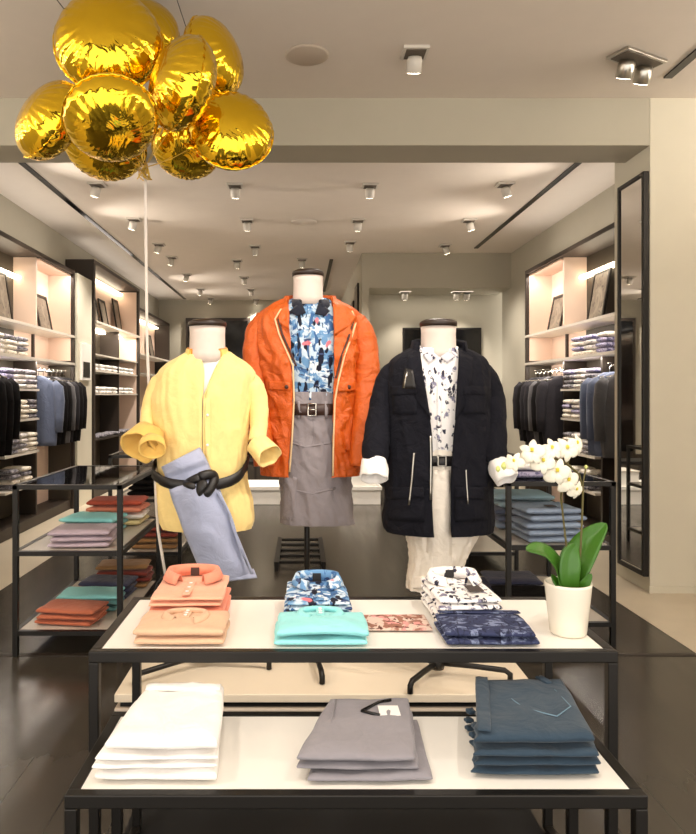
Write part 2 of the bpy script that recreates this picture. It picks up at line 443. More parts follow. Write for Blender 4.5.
# ================================================================== wall units
def unit(s, y0, y1, z1, label, full, bays, xf=2.98, post=.05, name='wall_shelf_unit'):
    """s = side; full = shelves over the whole run; bays = [(y0, y1, material of the back)]"""
    t = thing(name, label, 'shelving', (s*3.15, (y0+y1)/2, 0))
    X = lambda a, b: (min(s*a, s*b), max(s*a, s*b))
    for y in (y0, y1-post): box('frame_post', (*X(xf, 3.335), y, y+post, 0, z1), M_brown, t)
    box('top_panel', (*X(xf, 3.335), y0, y1, z1, z1+.05), M_brown, t)
    box('plinth', (*X(xf+.04, 3.335), y0+post, y1-post, .004, .12), M_brown, t)
    for (a, b, m, za, zb) in bays:
        box('back_panel', (*X(3.31, 3.335), a, b, za, zb), m, t)
    for z in full: box('shelf', (*X(xf-.02, 3.31), y0+post, y1-post, z-.03, z), M_pale_board, t)
    return t, X
def unit1(s, side):
    t, X = unit(s, 6.3, 9.27, 3.09, 'tall dark framed shelf unit on the %s wall with lit shelves and hanging clothes' % side, (2.28, 1.92),
        [(6.35, 8.1, M_darkback, .12, 3.09), (8.1, 9.22, M_pink, .12, 3.09)])
    box('divider', (*X(3.05, 3.31), 8.08, 8.12, 2.28, 3.09), M_pink, t)
    box('divider', (*X(3.05, 3.31), 8.08, 8.12, .12, 1.89), M_brown, t)
    box('divider', (*X(3.05, 3.31), 7.06, 7.1, .12, 1.89), M_brown, t)
    box('divider', (*X(3.28, 3.31), 8.62, 8.66, .12, 2.25), M_brown, t)
    for z in (1.57, 1.24, .87, .5): box('shelf', (*X(xf_s, 3.31), 7.12, 8.06, z-.025, z), M_pale_board, t)
    box('light_strip', (*X(3.22, 3.30), 6.36, 8.07, 2.84, 2.87), M_lit, t)
    box('side_panel', (*X(3.02, 3.31), 9.205, 9.22, 1.95, 3.08), M_pink, t)
    box('side_panel', (*X(3.02, 3.31), 9.205, 9.22, .12, 1.88), M_darkback, t)
    box('inner_ceiling', (*X(3.02, 3.31), 8.12, 9.2, 3.07, 3.085), M_pink, t)
    for a, b in ((6.35, 7.06), (8.12, 9.22)):
        obj('hanging_rod', MB().tube([(s*3.1, a, 1.79), (s*3.1, b, 1.79)], .012, 8), M_chrome, t)
    return t
xf_s = 3.0
unit1(-1, 'left'); unit1(1, 'right')
# second and third units of the left wall
t, X = unit(-1, 9.95, 12.8, 3.38, 'dark framed left wall unit with glass shelves, second from the front', (2.57,), [(10.05, 11.6, M_darkback, .12, 2.54), (11.6, 12.7, M_white_board, .12, 2.54), (10.05, 12.7, M_pink, 2.57, 3.38)], xf=2.93, post=.08)
box('side_panel', (*X(2.97, 3.31), 12.7, 12.715, .12, 3.36), M_pink, t)
for z in (2.1, 1.86, 1.52, .85): box('shelf', (*X(2.95, 3.31), 10.05, 12.7, z-.02, z), M_pale_board if z > 1 else M_brown, t)
box('light_strip', (*X(3.22, 3.30), 10.06, 12.69, 3.3, 3.33), M_lit, t)
box('light_strip', (*X(3.22, 3.30), 10.06, 12.69, 2.5, 2.53), M_lit, t)
box('divider', (*X(3.0, 3.31), 11.58, 11.62, .12, 2.54), M_brown, t)
t, X = unit(-1, 12.95, 16.0, 3.08, 'farthest shelf unit on the left wall with blush back panel', (2.28, 1.92, .9), [(13.0, 15.95, M_pink, .12, 3.08)])
box('light_strip', (*X(3.22, 3.30), 13.02, 15.9, 3.0, 3.03), M_lit, t)
# small panel on the wall between the units
t = thing('wall_box', 'small white wall box between the two nearest left shelf units', 'wall box', (-2.94, 9.5, 1.7))
box('box_case', (-2.955, -2.92, 9.38, 9.8, 1.7, 2.2), M_white_board, t, bevel=.004)
box('dark_opening', (-2.92, -2.915, 9.43, 9.72, 1.74, 1.95), M_screen, t)

# framed prints leaning on the top shelves
def frame(s, yc, z, w, h, label, lean=.09, xb=3.27, mat=None, name='picture_frame', grp='framed prints leaning on the top shelves'):
    t = thing(name, label, 'picture frame', (s*xb, yc, z), grp)
    R = Matrix.Rotation(-s*math.atan2(lean, h) if False else s*math.atan2(lean, h), 4, 'Y')
    def P(y0, y1, z0, z1, x0, x1): 
        b = MB().box(min(s*x0, s*x1), max(s*x0, s*x1), y0, y1, z0, z1)
        b.v = [R @ v for v in b.v]; return b
    f = P(-w/2, w/2, 0, .03, -lean-.012, -lean+.012).add([], [])
    fb = MB()
    for q in ((-w/2, w/2, 0, .035), (-w/2, w/2, h-.035, h), (-w/2, -w/2+.035, .035, h-.035), (w/2-.035, w/2, .035, h-.035)):
        c = P(*q, -lean-.012, -lean+.012); fb.add(c.v, c.f)
    obj('frame', fb, M_black, t, False, smooth=False)
    obj('print', P(-w/2+.03, w/2-.03, .03, h-.03, -lean-.004, -lean+.008), M_print, t, False, smooth=False)
    if mat: pass
    return t
for s, side in ((-1,'left'),(1,'right')):
    frame(s, 8.78, 2.285, .44, .46, 'small black framed print leaning on the blush panel of the near %s wall unit' % side)
    frame(s, 7.55, 2.285, .42, .56, 'taller black framed print leaning on the dark panel of the near %s wall unit' % side)
for i, (y, h) in enumerate(((10.35,.66),(10.95,.5),(11.5,.48),(12.35,.6))):
    frame(-1, y, 2.575, .36, h, 'framed print on top shelf of the second left wall unit, %s from the front' % ORD[i])
frame(-1, 15.1, 2.285, .4, .5, 'framed print on the farthest left wall unit')
# prints on the partition, the screen and the counter at the back
for i, (y, z0, z1) in enumerate(((11.9, 2.72, 3.36), (12.9, 2.7, 3.2))):
    t = thing('picture_frame', ('nearer' if i == 0 else 'farther')+' black framed picture hung on the partition behind the orange jacket', 'picture frame', (.96, y, z0), 'pictures on the partition')
    box('frame', (.95, .98, y-.3, y+.3, z0, z1), M_black, t, bevel=.004)
    box('print', (.945, .951, y-.26, y+.26, z0+.04, z1-.04), M_print, t)
t = thing('wall_screen', 'large black screen on the back wall behind the navy jacket', 'screen', (2.4, 11.85, 1.2))
box('casing', (1.74, 3.07, 11.84, 11.9, 1.3, 2.64), M_black, t, bevel=.005)
box('display', (1.77, 3.04, 11.832, 11.84, 1.33, 2.61), M_screen, t)
t = thing('back_counter', 'long black counter against the back wall at the right', 'counter', (2.3, 11.6, 0))
box('counter_body', (1.2, 3.3, 11.35, 11.88, .004, .8), M_black, t, bevel=.005)
box('counter_top', (1.18, 3.32, 11.32, 11.89, .8, .84), M_screen, t, bevel=.004)
# low white display plinth in the middle of the rear room
t = thing('low_plinth', 'long low white plinth standing far behind the mannequins', 'plinth', (.1, 9.9, 0))
box('plinth_body', (-1.0, 1.1, 9.56, 10.3, .004, .2), M_white_board, t)
box('plinth_top', (-1.02, 1.12, 9.54, 10.32, .2, .25), M_white_board, t, bevel=.004)
t = thing('display_cube', 'small white display cube on the low plinth behind navy jacket cuff', 'display cube', (.85, 9.8, .25))
box('cube_body', (.58, 1.06, 9.6, 10.05, .25, .44), M_white_board, t, bevel=.006)
box('cube_lid', (.57, 1.07, 9.59, 10.06, .44, .46), M_pale_board, t, bevel=.003)
t = thing('rear_cabinet', 'long dark cabinet standing behind the low white plinth', 'cabinet', (-.2, 11, 0))
box('cabinet_body', (-1.3, .5, 11.0, 11.5, .004, .42), M_brown, t, bevel=.004)
box('cabinet_top', (-1.32, .52, 10.98, 11.52, .42, .46), M_black, t, bevel=.003)
for x in (-1.0, -.4, .2): box('door', (x-.28, x+.28, 10.985, 11.0, .05, .4), M_darkback, t, bevel=.003)
# slatted stand on the floor behind the middle mannequin
t = thing('slatted_floor_stand', 'low black slatted metal stand on the dark floor behind the middle mannequin', 'stand', (.02, 6.4, 0))
for x in (-.2, .2): box('side_rail', (x-.02, x+.02, 5.95, 7.0, .05, .08), M_black, t)
for i in range(5): box('slat', (-.18, .18, 6.0+i*.23, 6.06+i*.23, .055, .075), M_black, t)
for x in (-.2, .2):
    for y in (5.97, 6.98): box('foot', (x-.018, x+.018, y-.018, y+.018, 0.001, .05), M_black, t)

# leaning mirror on the pillar side
t = thing('tall_mirror', 'tall narrow black framed mirror on the side of the pale pillar', 'mirror', (2.62, 5.6, .1))
z0, z1 = .12, 3.2
fb = MB().box(2.605, 2.648, 5.31, 5.345, z0, z1).box(2.605, 2.648, 5.715, 5.75, z0, z1).box(2.605, 2.648, 5.345, 5.715, z0, z0+.035).box(2.605, 2.648, 5.345, 5.715, z1-.035, z1)
obj('frame', fb, M_black, t, smooth=False, bevel=.004)
box('mirror_glass', (2.615, 2.64, 5.345, 5.715, z0+.035, z1-.035), M_mirror, t)

# ================================================================== clothes on the wall units
def hung_jacket(mat, seed):
    t = thing('hanging_jacket', 'x', 'jacket', (0,0,0))
    rs = []; n = 28
    for i in range(15):
        f = i/14; z = -.84 + f*.82
        hw = .21 + .012*math.sin(f*5) if f < .86 else .21*(1-((f-.86)/.14)**1.6) + .055*((f-.86)/.14)**1.6
        th = (.05 + .01*(1-f)) if f < .9 else .045
        ring = []
        for j in range(n):
            a = 2*PI*j/n; c, s_ = math.cos(a), math.sin(a)
            k = 1 + .12*noise.noise(Vector((c*2+seed, s_*2, z*2.5)))
            ring.append(Vector((hw*c*k, th*s_*k*(1+.25*abs(math.sin(c*9+seed))), z)))
        rs.append(ring)
    obj('jacket_body', MB().rings(rs, True, True, True), mat, t, False)
    for sx in (-1, 1):
        pts = [(sx*.18,0,-.1),(sx*.225,-.01,-.16),(sx*.245,-.012,-.32),(sx*.25,-.018,-.5),(sx*.245,-.02,-.68)]
        obj('sleeve', MB().tube(pts, [.045,.062,.058,.052,.046], 14, True, .8, .3, seed+sx), mat, t, False)
    hk = [(0,0,-.03),(0,0,.035)]+[(.022*math.sin(a)*.9, 0, .055-.022*math.cos(a)) for a in (.4,1.2,2,2.8,3.6,4.2)]
    obj('hanger', MB().tube(hk, .004, 6).tube([(-.17,0,-.075),(0,0,-.03),(.17,0,-.075)], .008, 6), M_chrome, t, False)
    return t
cols = [('blue grey', C_bluegrey), ('black', C_black), ('charcoal', C_char), ('mid grey', C_midgrey)]
protos = {n: hung_jacket(m, i*3.3) for i, (n, m) in enumerate(cols)}
jused = set()
def hang(s, side, y, col, label, group):
    pr = protos[col]
    o = pr if col not in jused else copy_tree(pr)
    jused.add(col); o.location = (s*3.07, y, 1.745); o['label'] = label; o['group'] = group
for s, side, seq in ((-1,'left',['blue grey','black','black','mid grey','charcoal','black','black']), (1,'right',['charcoal','black','mid grey','charcoal','charcoal','black','charcoal'])):
    for i, c in enumerate(seq):
        hang(s, side, 8.22+i*.148, c, '%s jacket, %s from the front on the far rail of the %s wall' % (c, ORD[i], side), 'jackets hanging on the %s wall unit' % side)
for i, c in enumerate(['mid grey','blue grey','blue grey','midnight']):
    if c == 'midnight': continue
    hang(1, 'right', 6.62+i*.16, c, '%s jacket hanging beside the tall mirror, %s from the front' % (c, ORD[i]), 'jackets hanging beside the mirror')
for i in range(3):
    hang(-1, 'left', 6.62+i*.16, 'black', 'black jacket hanging at the very left edge, %s from the front' % ORD[i], 'jackets hanging at the left edge')
# folded shirts on the shelves
def small_shirt(mat, seed):
    t = obj('folded_shirt', MB().slab(.2, .25, .052, 0, seed=seed, nx=8, ny=8, amp=.006, p=6), mat, None, False)
    return prop(t, 'x', 'shirt')
sh = [small_shirt(m, i) for i, m in enumerate((P_shirtA, P_shirtB, P_shirtC, P_shirtD, C_white))]
sused = set()
def put_shirt(k, x, y, z, rz, label, group):
    o = sh[k] if k not in sused else copy_tree(sh[k])
    sused.add(k); o.location = (x, y, z); o.rotation_euler = (0,0,rz); o['label'] = label; o['group'] = group
rnd = random.Random(4)
STN = ['nearest', 'middle', 'farthest']
def shirt_rows(s, side, ys, z, n, shelf, pal):
    nm = STN if len(ys) == 3 else ['nearer', 'farther']
    kn = {0:'pale banded', 1:'violet', 2:'cream', 3:'grey', 4:'white'}
    for j, y in enumerate(ys):
        for i in range(n):
            k = pal[j % len(pal)] if rnd.random() < .6 else rnd.choice(pal)
            pos = ['lowest', 'second lowest', 'third lowest', 'topmost'][i]
            put_shirt(k, s*(3.12+rnd.uniform(-.01,.01)), y+rnd.uniform(-.008,.008), z+.001+i*.053, PI/2+rnd.uniform(-.05,.05),
                '%s folded shirt, %s in %s stack, %s, %s wall' % (kn[k], pos, nm[j], shelf, side), 'folded shirts on the %s wall unit' % side)
for s, side in ((-1,'left'),(1,'right')):
    p = [0, 2, 3] if s < 0 else [1, 0, 2]
    shirt_rows(s, side, (6.99, 7.31, 7.63), 1.92, 4, 'long white shelf', p)
    shirt_rows(s, side, (7.27, 7.57, 7.88), 1.57, 4, 'first short shelf', [1, 0, 3])
    shirt_rows(s, side, (7.36, 7.64, 7.91), 1.24, 4, 'second short shelf', p)
    shirt_rows(s, side, (7.36, 7.64, 7.91), .87, 4, 'third short shelf', [3, 0, 2])
    shirt_rows(s, side, (7.4, 7.75), .5, 4, 'lowest short shelf', [3, 2])
for z, shelf in ((1.86, 'upper glass shelf'), (1.52, 'lower glass shelf')):
    for j in range(7):
        y = 10.25+j*.36
        for i in range(2):
            put_shirt(4, -3.1, y, z+.001+i*.053, PI/2, 'white folded shirt, %s of %s stack on %s, second left unit' % (('bottom','top')[i], ORD[j], shelf), 'white shirts on the second left unit')
for j in range(6):
    put_shirt(3, -3.1, 10.3+j*.4, .851, PI/2, 'grey folded shirt %s from the front on the dark shelf of the second left unit' % ORD[j], 'grey shirts on the second left unit')
# ================================================================== TABLES
def nesting_table(label, x0, x1, y0, y1, h, bar=.028, rail=True, cat='table'):
    t = thing('display_table', label, cat, ((x0+x1)/2, (y0+y1)/2, 0))
    fb = MB()
    fb.box(x0, x1, y0, y0+bar, h-bar, h+.003).box(x0, x1, y1-bar, y1, h-bar, h+.003).box(x0, x0+bar, y0+bar, y1-bar, h-bar, h+.003).box(x1-bar, x1, y0+bar, y1-bar, h-bar, h+.003)
    obj('top_frame', fb, M_black, t, bevel=.003, smooth=False)
    box('tabletop', (x0+bar, x1-bar, y0+bar, y1-bar, h-.018, h), M_white_board, t)
    for x in (x0, x1-bar):
        for y in (y0, y1-bar): box('leg', (x, x+bar, y, y+bar, .007, h-bar), M_black, t, bevel=.003)
    if rail:
        for x in (x0, x1-bar): box('floor_rail', (x, x+bar, y0+bar, y1-bar, .007, bar), M_black, t, bevel=.003)
    return t
TU, TL = .80, .61
nesting_table('taller black framed table with white top carrying folded shirts and the orchid', -.575, .865, 1.9, 2.42, TU)
nesting_table('lower black framed front table with white top carrying folded trousers', -.523, .772, 1.55, 1.965, TL)

def glass_table(label, x0, x1, y0, y1, lowmat):
    t = thing('glass_display_table', label, 'table', ((x0+x1)/2, (y0+y1)/2, 0)); b = .03
    for x in (x0, x1-b):
        for y in (y0, y1-b): box('leg', (x, x+b, y, y+b, .001, .985), M_black, t, bevel=.002)
    for z, nm in ((.985, 'top_frame'), (.605, 'middle_frame'), (.15, 'bottom_frame')):
        fb = MB()
        q = 0 if nm == 'top_frame' else b
        fb.box(x0+q, x1-q, y0, y0+b, z-.026, z).box(x0+q, x1-q, y1-b, y1, z-.026, z).box(x0, x0+b, y0+b, y1-b, z-.026, z).box(x1-b, x1, y0+b, y1-b, z-.026, z)
        obj(nm, fb, M_black, t, smooth=False)
        box('glass_shelf' if z > .2 else 'shelf_board', (x0+b, x1-b, y0+b, y1-b, z-.014, z-.002), M_glass if z > .7 else lowmat, t)
    return t
M_smoke = plain('smoked shelf', (206,198,186), .2)
glass_table('black glass topped display table at the left with coral and teal clothes', -1.645, -1.017, 4.0, 5.12, M_smoke)
glass_table('black glass topped display table farther back at the left, behind the first', -1.645, -1.017, 6.0, 7.2, M_smoke)
glass_table('black glass topped display table at the right behind the orchid', 1.225, 1.875, 4.15, 5.25, M_smoke)
glass_table('black glass topped display table farther back at the right', 1.225, 1.875, 6.0, 7.2, M_smoke)
prop(obj('table_shadow_sheet', MB().box(-.6, .83, 1.0, 2.54, .001, .006), plain('table shadow black', (7,7,8), .95), None, smooth=False), 'dark sheet painting the shadow under the two nested tables', 'mat')  # near-black sheet that paints the tables' shadow onto the floor
# plinth the mannequins stand on
PZ = .26
t = thing('mannequin_platform', 'low cream platform under the three mannequins', 'platform', (.12, 3.5, 0))
box('platform_top', (-.77, 1.0, 2.9, 4.0, PZ-.035, PZ), M_platform, t, bevel=.004)
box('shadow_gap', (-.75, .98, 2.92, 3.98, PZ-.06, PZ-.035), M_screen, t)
box('platform_base', (-.77, 1.0, 2.9, 4.0, .004, PZ-.06), M_plinth, t, bevel=.003)

# ================================================================== FOLDED CLOTHES
def folded(name, label, cat, mat, c, w, d, h, rz=0, seed=0, layers=2, group=None, amp=.005, lump=.003, fn=None, nx=18, ny=18, p=6):
    t = thing(name, label, cat, c, group, rz)
    b = MB(); hl = h/layers
    for i in range(layers):
        sh_ = (random.Random(seed*7+i).uniform(-.004,.004), random.Random(seed*5+i).uniform(-.003,.003))
        b.slab(w*(1-.012*(i % 2)), d*(1-.012*(i % 2)), hl*1.02, i*hl, sh_[0], sh_[1], 0, seed+i*.7, nx, ny, amp, p, fn, lump if i == layers-1 else 0)
    obj('folded_body', b, mat, t, False)
    return t
def collar(t, mat, z, y, rx=.075, ry=.042, hh=.026, inner=None):
    rows = []; n = 22
    for sx, zz, tip in ((.80, 0, 0), (.86, hh, 0), (1.0, hh*1.12, 0), (1.18, hh*.2, .03)):
        r = []
        for j in range(n+1):
            a = -2.75+5.5*j/n; e = max(0, abs(a)-1.6)/1.15
            r.append(Vector((rx*sx*math.sin(a)*(1+.25*e), y+ry*sx*math.cos(a)*(1+.5*e)-tip*e, z+zz*(1-.35*e)+.002)))
        rows.append(r)
    obj('collar', MB().grid(rows), mat, t, False, solid=.003)
    if inner:
        obj('neck_label', MB().box(-.014, .014, y+ry*.70, y+ry*.76, z+.002, z+hh*.9), inner, t, False, smooth=False)
def placket(t, mat, z, y0, y1, dx=.0):
    obj('placket', MB().slab(.026, y1-y0, .0035, z, dx, (y0+y1)/2, 0, 1, 6, 12, .0015, 6), mat, t, False)
    for k in range(3):
        y = y0+(y1-y0)*(.2+.3*k)
        obj('button', MB().lathe([(.001,.0),(.0055,.0),(.0055,.002),(.001,.0025)], 10, (dx, y, z+.0045)), M_tag, t, False)
# ---- taller table, back row
S = 'salmon and tan shirts on the table'
t = folded('folded_shirt', 'salmon folded shirt under the collared one, back left of taller table', 'shirt', C_coral, (-.345, 2.245, TU+.003), .235, .27, .05, .02, 1, 2, S)
t = folded('folded_shirt', 'salmon collared folded shirt on top of the back left stack', 'shirt', C_salmon, (-.35, 2.25, TU+.055), .225, .27, .036, .03, 2, 2, S)
collar(t, C_coral, .036, .075, .082, .042, .032, M_brownleather); placket(t, C_salmon, .0365, -.13, .03, .0)
t = folded('folded_shirt', 'peach tan folded shirt at the front left corner of the taller table', 'shirt', C_tan, (-.335, 2.03, TU+.003), .255, .19, .021, .0, 3, 1, S)
t = folded('folded_polo', 'peach tan folded polo lying over another at front left of the taller table', 'polo shirt', C_tan, (-.335, 2.032, TU+.025), .255, .18, .027, -.01, 4, 1, S)
placket(t, C_tan, .0275, .0, .07); collar(t, C_tan, .022, .035, .06, .03, .012)
B = 'blue shirts on the table'
t = folded('folded_shirt', 'blue leaf print folded shirt, lower one of the back stack', 'shirt', P_blue, (.055, 2.235, TU+.003), .21, .25, .038, .0, 5, 2, B)
t = folded('folded_shirt', 'blue leaf print collared folded shirt on top of the back stack', 'shirt', P_blue, (.058, 2.24, TU+.043), .195, .25, .034, .02, 6, 2, B)
collar(t, P_blue, .034, .07, .07, .042, .03, M_leather); placket(t, P_blue, .0345, -.12, .03)
def arch(amount):
    def fn(u, v, x, y, z, top): return x, y, z + amount*max(0, 1-u*u*1.3)*(1 if v < 0 else 1-v)
    return fn
t = folded('folded_polo', 'aqua folded polo lying flat beneath the other aqua polo', 'polo shirt', C_aqua, (.06, 2.025, TU+.003), .26, .18, .019, .0, 7, 1, B)
t = folded('folded_polo', 'aqua folded polo with arched front fold at the middle of taller table', 'polo shirt', C_aqua, (.06, 2.028, TU+.023), .26, .18, .028, .0, 8, 1, B, fn=arch(.008))
collar(t, C_aqua, .026, .05, .06, .03, .012); placket(t, C_aqua, .034, .01, .08)
t = folded('folded_scarf', 'flat rose and brown patterned cloth lying beside the aqua polos', 'cloth', P_pink, (.293, 2.135, TU+.003), .2, .145, .008, .0, 9, 1, None, .002, .001)
Wg = 'white and navy print clothes on the table'
t = folded('folded_shirt', 'white sprig print folded shirt beneath the collared one on taller table', 'shirt', P_white, (.51, 2.235, TU+.003), .205, .27, .042, .03, 10, 2, Wg)
t = folded('folded_shirt', 'white sprig print collared folded shirt with dark tag on top', 'shirt', P_white, (.507, 2.24, TU+.047), .195, .27, .04, .05, 11, 2, Wg)
collar(t, P_white, .04, .075, .075, .042, .03, M_leather); placket(t, P_white, .0405, -.13, .03, -.01)
box('hang_tag', (.015, .06, -.075, -.01, .0445, .047), M_darktag, t, world=False)
t = folded('folded_shorts', 'navy palm print folded shorts lying under the other navy shorts', 'shorts', P_navy, (.533, 2.028, TU+.003), .262, .18, .02, -.0, 12, 1, Wg)
t = folded('folded_shorts', 'navy palm print folded shorts on top near the orchid pot', 'shorts', P_navy, (.535, 2.03, TU+.024), .255, .18, .022, -.04, 13, 1, Wg)
obj('waistband', MB().slab(.245, .028, .006, .0205, 0, .078, 0, 2, 14, 5, .002), P_navy, t, False)

# ---- lower table
def trousers(label, mat, c, w, d, h, rz, seed, grp, layers=1, shear=0, taper=.2, name='folded_trousers', **k):
    def fn(u, v, x, y, z, top): return x*(1-taper*(v+1)/2) + shear*v*d/2, y, z
    return folded(name, label, 'trousers', mat, c, w, d, h, rz, seed, layers, grp, .007, .004, fn, **k)
G = 'white trousers on the lower table'
z = TL+.003; WX = (-.315, 1.745)
trousers('white folded trousers, bottom of the stack at front left', C_white, (WX[0]-.012, WX[1]-.002, z), .282, .30, .03, -.02, 21, G, 1, .0)
trousers('white folded trousers, second from the bottom of the front left stack', C_white, (WX[0]-.016, WX[1], z+.031), .288, .31, .036, .02, 22, G, 2, .0)
t = trousers('white folded trousers on top of the front left stack', C_white, (WX[0], WX[1]+.005, z+.068), .265, .31, .034, -.0, 23, G, 1, .02)
obj('waistband', MB().slab(.2, .035, .012, .031, .003, .125, 0, 3, 14, 6, .006, 5, None, .006), C_white, t, False)
G = 'grey trousers on the lower table'; GX = (.165, 1.75)
trousers('grey folded trousers, bottom of the middle stack', C_greyp, (GX[0]+.012, GX[1]-.01, z), .295, .29, .02, .02, 24, G, 1, .16)
trousers('grey folded trousers, second from bottom of the middle stack', C_greyp, (GX[0]-.004, GX[1]-.002, z+.021), .285, .29, .019, -.01, 25, G, 1, .18)
t = trousers('grey folded trousers with white price tag on top of the middle stack', C_greyp, (GX[0]-.006, GX[1]+.005, z+.041), .275, .31, .026, .0, 26, G, 1, .2)
obj('waist_opening', MB().tube([(.045,.03,.0285),(.0,.055,.0285),(.05,.105,.0285),(.085,.12,.0285)], .0055, 6, True, .5), M_screen, t, False)
box('price_tag', (.045, .098, .03, .085, .028, .030), M_tag, t, world=False)
obj('waist_seam', MB().tube([(-.095,-.09,.0275),(-.06,.13,.0265)], .0018, 6), C_greyp, t, False)
G = 'teal jeans on the lower table'; TX = (.577, 1.772)
def jeans_fn(sh): 
    def fn(u, v, x, y, z, top): return x*(1-.1*(v+1)) + sh*v*.15 + .012*noise.noise(Vector((v*4, z*60, 3)))*(1 if u < -.7 else 0), y, z
    return fn
for i, (lab, dx) in enumerate((('teal folded jeans, bottom of the right hand stack', .004), ('teal folded jeans, second from bottom of the right hand stack', .0), ('teal folded jeans, third from bottom of the right hand stack', .004))):
    t = folded('folded_jeans', lab, 'jeans', C_teal, (TX[0]+dx, TX[1]-.003*i, z+i*.0235), .30-.004*i, .31, .023, -.015+.02*(i % 2), 30+i, 1, G, .007, .004, jeans_fn(.2))
    for k in range(3): obj('belt_loop', MB().slab(.022, .02, .012, .004, -.138+(-.06+k*.05)*.2*.5, -.09+k*.08, .3, k+i, 6, 6, .004), C_teal, t, False)
t = folded('folded_jeans', 'teal folded jeans showing the seat pocket on top of right hand stack', 'jeans', C_teal, (TX[0], TX[1]+.008, z+.0715), .285, .33, .036, .0, 34, 1, G, .006, .004, jeans_fn(.25))
obj('waistband', MB().slab(.034, .32, .012, .030, -.112, .0, -.24, 2, 6, 18, .004), C_teal, t, False)
obj('pocket_stitch', MB().tube([(-.05,.06,.0375),(-.02,-.04,.0375),(.045,-.085,.0375),(.1,-.03,.0375),(.095,.07,.0375)], .0016, 6), plain('stitching', (112,140,158), .8), t, False)
obj('belt_loop', MB().slab(.02, .05, .01, .031, .09, .135, .3, 5, 6, 8, .003), C_teal, t, False)

# ---- glass tables
def pile(name, cat, seq, x, y, z, w, d, hh, where, grp, rz=0):
    for i, (cn, m) in enumerate(seq):
        pos = ('only' if len(seq) == 1 else 'bottom' if i == 0 else 'top' if i == len(seq)-1 else ['','second','third','fourth'][i])
        folded(name, '%s folded %s, %s of stack %s' % (cn, cat, pos, where), cat, m, (x+.008*math.sin(i*2.1+x), y+.006*math.cos(i*1.7), z+i*hh), w, d, hh*.9, rz+.04*math.sin(i*3+y), i*1.3+x*9, 1, grp, .006, .004, None, 12, 12)
gm, gb = .606, .151
D = 'clothes on the left glass tables'
pile('folded_sweater','sweater',[('lavender',C_lav)]*3, -1.3, 4.22, gm, .36, .3, .035, 'front of left glass table middle shelf', D, .1)
pile('folded_shirt','shirt',[('aqua',C_tealk),('aqua',C_tealk),('pale aqua',C_aqua)], -1.34, 4.56, gm, .36, .28, .04, 'centre of left glass table middle shelf', D, -.1)
pile('folded_shirt','shirt',[('lemon',C_lemon),('white',C_white),('coral',C_coral),('red',C_red)], -1.27, 4.9, gm, .38, .28, .045, 'back of left glass table middle shelf', D)
pile('folded_shirt','shirt',[('coral',C_rust),('rust',C_rust),('rust',C_rust)], -1.36, 4.19, gb, .36, .24, .034, 'front of left glass table bottom shelf', D, -.12)
pile('folded_shirt','shirt',[('teal',C_tealk),('teal',C_tealk),('aqua',C_aqua)], -1.33, 4.46, gb, .38, .24, .036, 'second spot of left glass table bottom shelf', D, .05)
pile('folded_shirt','shirt',[('navy',C_navyk),('navy',C_navyk),('navy',C_navyk)], -1.29, 4.72, gb, .34, .24, .04, 'third spot of left glass table bottom shelf', D, -.05)
pile('folded_shirt','shirt',[('brown',C_brown),('maroon',C_maroon),('maroon',C_maroon),('brown',C_brown)], -1.24, 4.97, gb, .36, .22, .042, 'back of left glass table bottom shelf', D, .05)
pile('folded_sweater','sweater',[('brown',C_brown),('brown',C_brown),('maroon',C_maroon),('maroon',C_maroon),('brown',C_brown)], -1.28, 6.25, gb, .42, .3, .05, 'at the front of the farther left glass table', D)
pile('folded_sweater','sweater',[('black',C_black)]*4, -1.32, 6.3, gm, .4, .3, .05, 'on the middle shelf of the farther left glass table', D)
pile('folded_shirt','shirt',[('white',C_white),('white',C_white)], -1.3, 6.8, .986, .4, .3, .05, 'on the glass top of the farther left table', D)
D = 'clothes on the right glass tables'
pile('folded_jeans','jeans',[('washed blue',C_lightjean)]*5, 1.53, 4.36, gm, .36, .32, .043, 'front of right glass table middle shelf', D, .1)
pile('folded_jeans','jeans',[('washed blue',C_lightjean),('grey blue',C_bluegrey),('grey blue',C_bluegrey),('pale aqua',C_paleaqua),('pale aqua',C_paleaqua)], 1.5, 4.78, gm, .4, .32, .048, 'back of right glass table middle shelf', D, .0)
t = [o for o in bpy.data.objects if o.get('label','').startswith('washed blue folded jeans, top of')][0]
box('size_tag', (-.04, .02, -.13, -.07, .046, .049), M_darktag, t, world=False)
pile('folded_shirt','shirt',[('lavender white',P_shirtB),('white',C_white)], 1.39, 4.42, .986, .28, .25, .05, 'on the glass top of the right table', D)
pile('folded_sweater','sweater',[('black',C_black)]*3, 1.42, 4.42, gb, .36, .3, .04, 'front of right glass table bottom shelf', D)
pile('folded_sweater','sweater',[('slate',C_navyk)]*3, 1.45, 4.8, gb, .36, .3, .04, 'back of right glass table bottom shelf', D)
pile('folded_sweater','sweater',[('red',C_red)]*4, 1.5, 6.3, gm, .42, .3, .05, 'on the middle shelf of the farther right table', D)
pile('folded_sweater','sweater',[('coral red',C_red)]*3, 1.47, 6.4, .986, .4, .3, .04, 'on top of the farther right table', D)
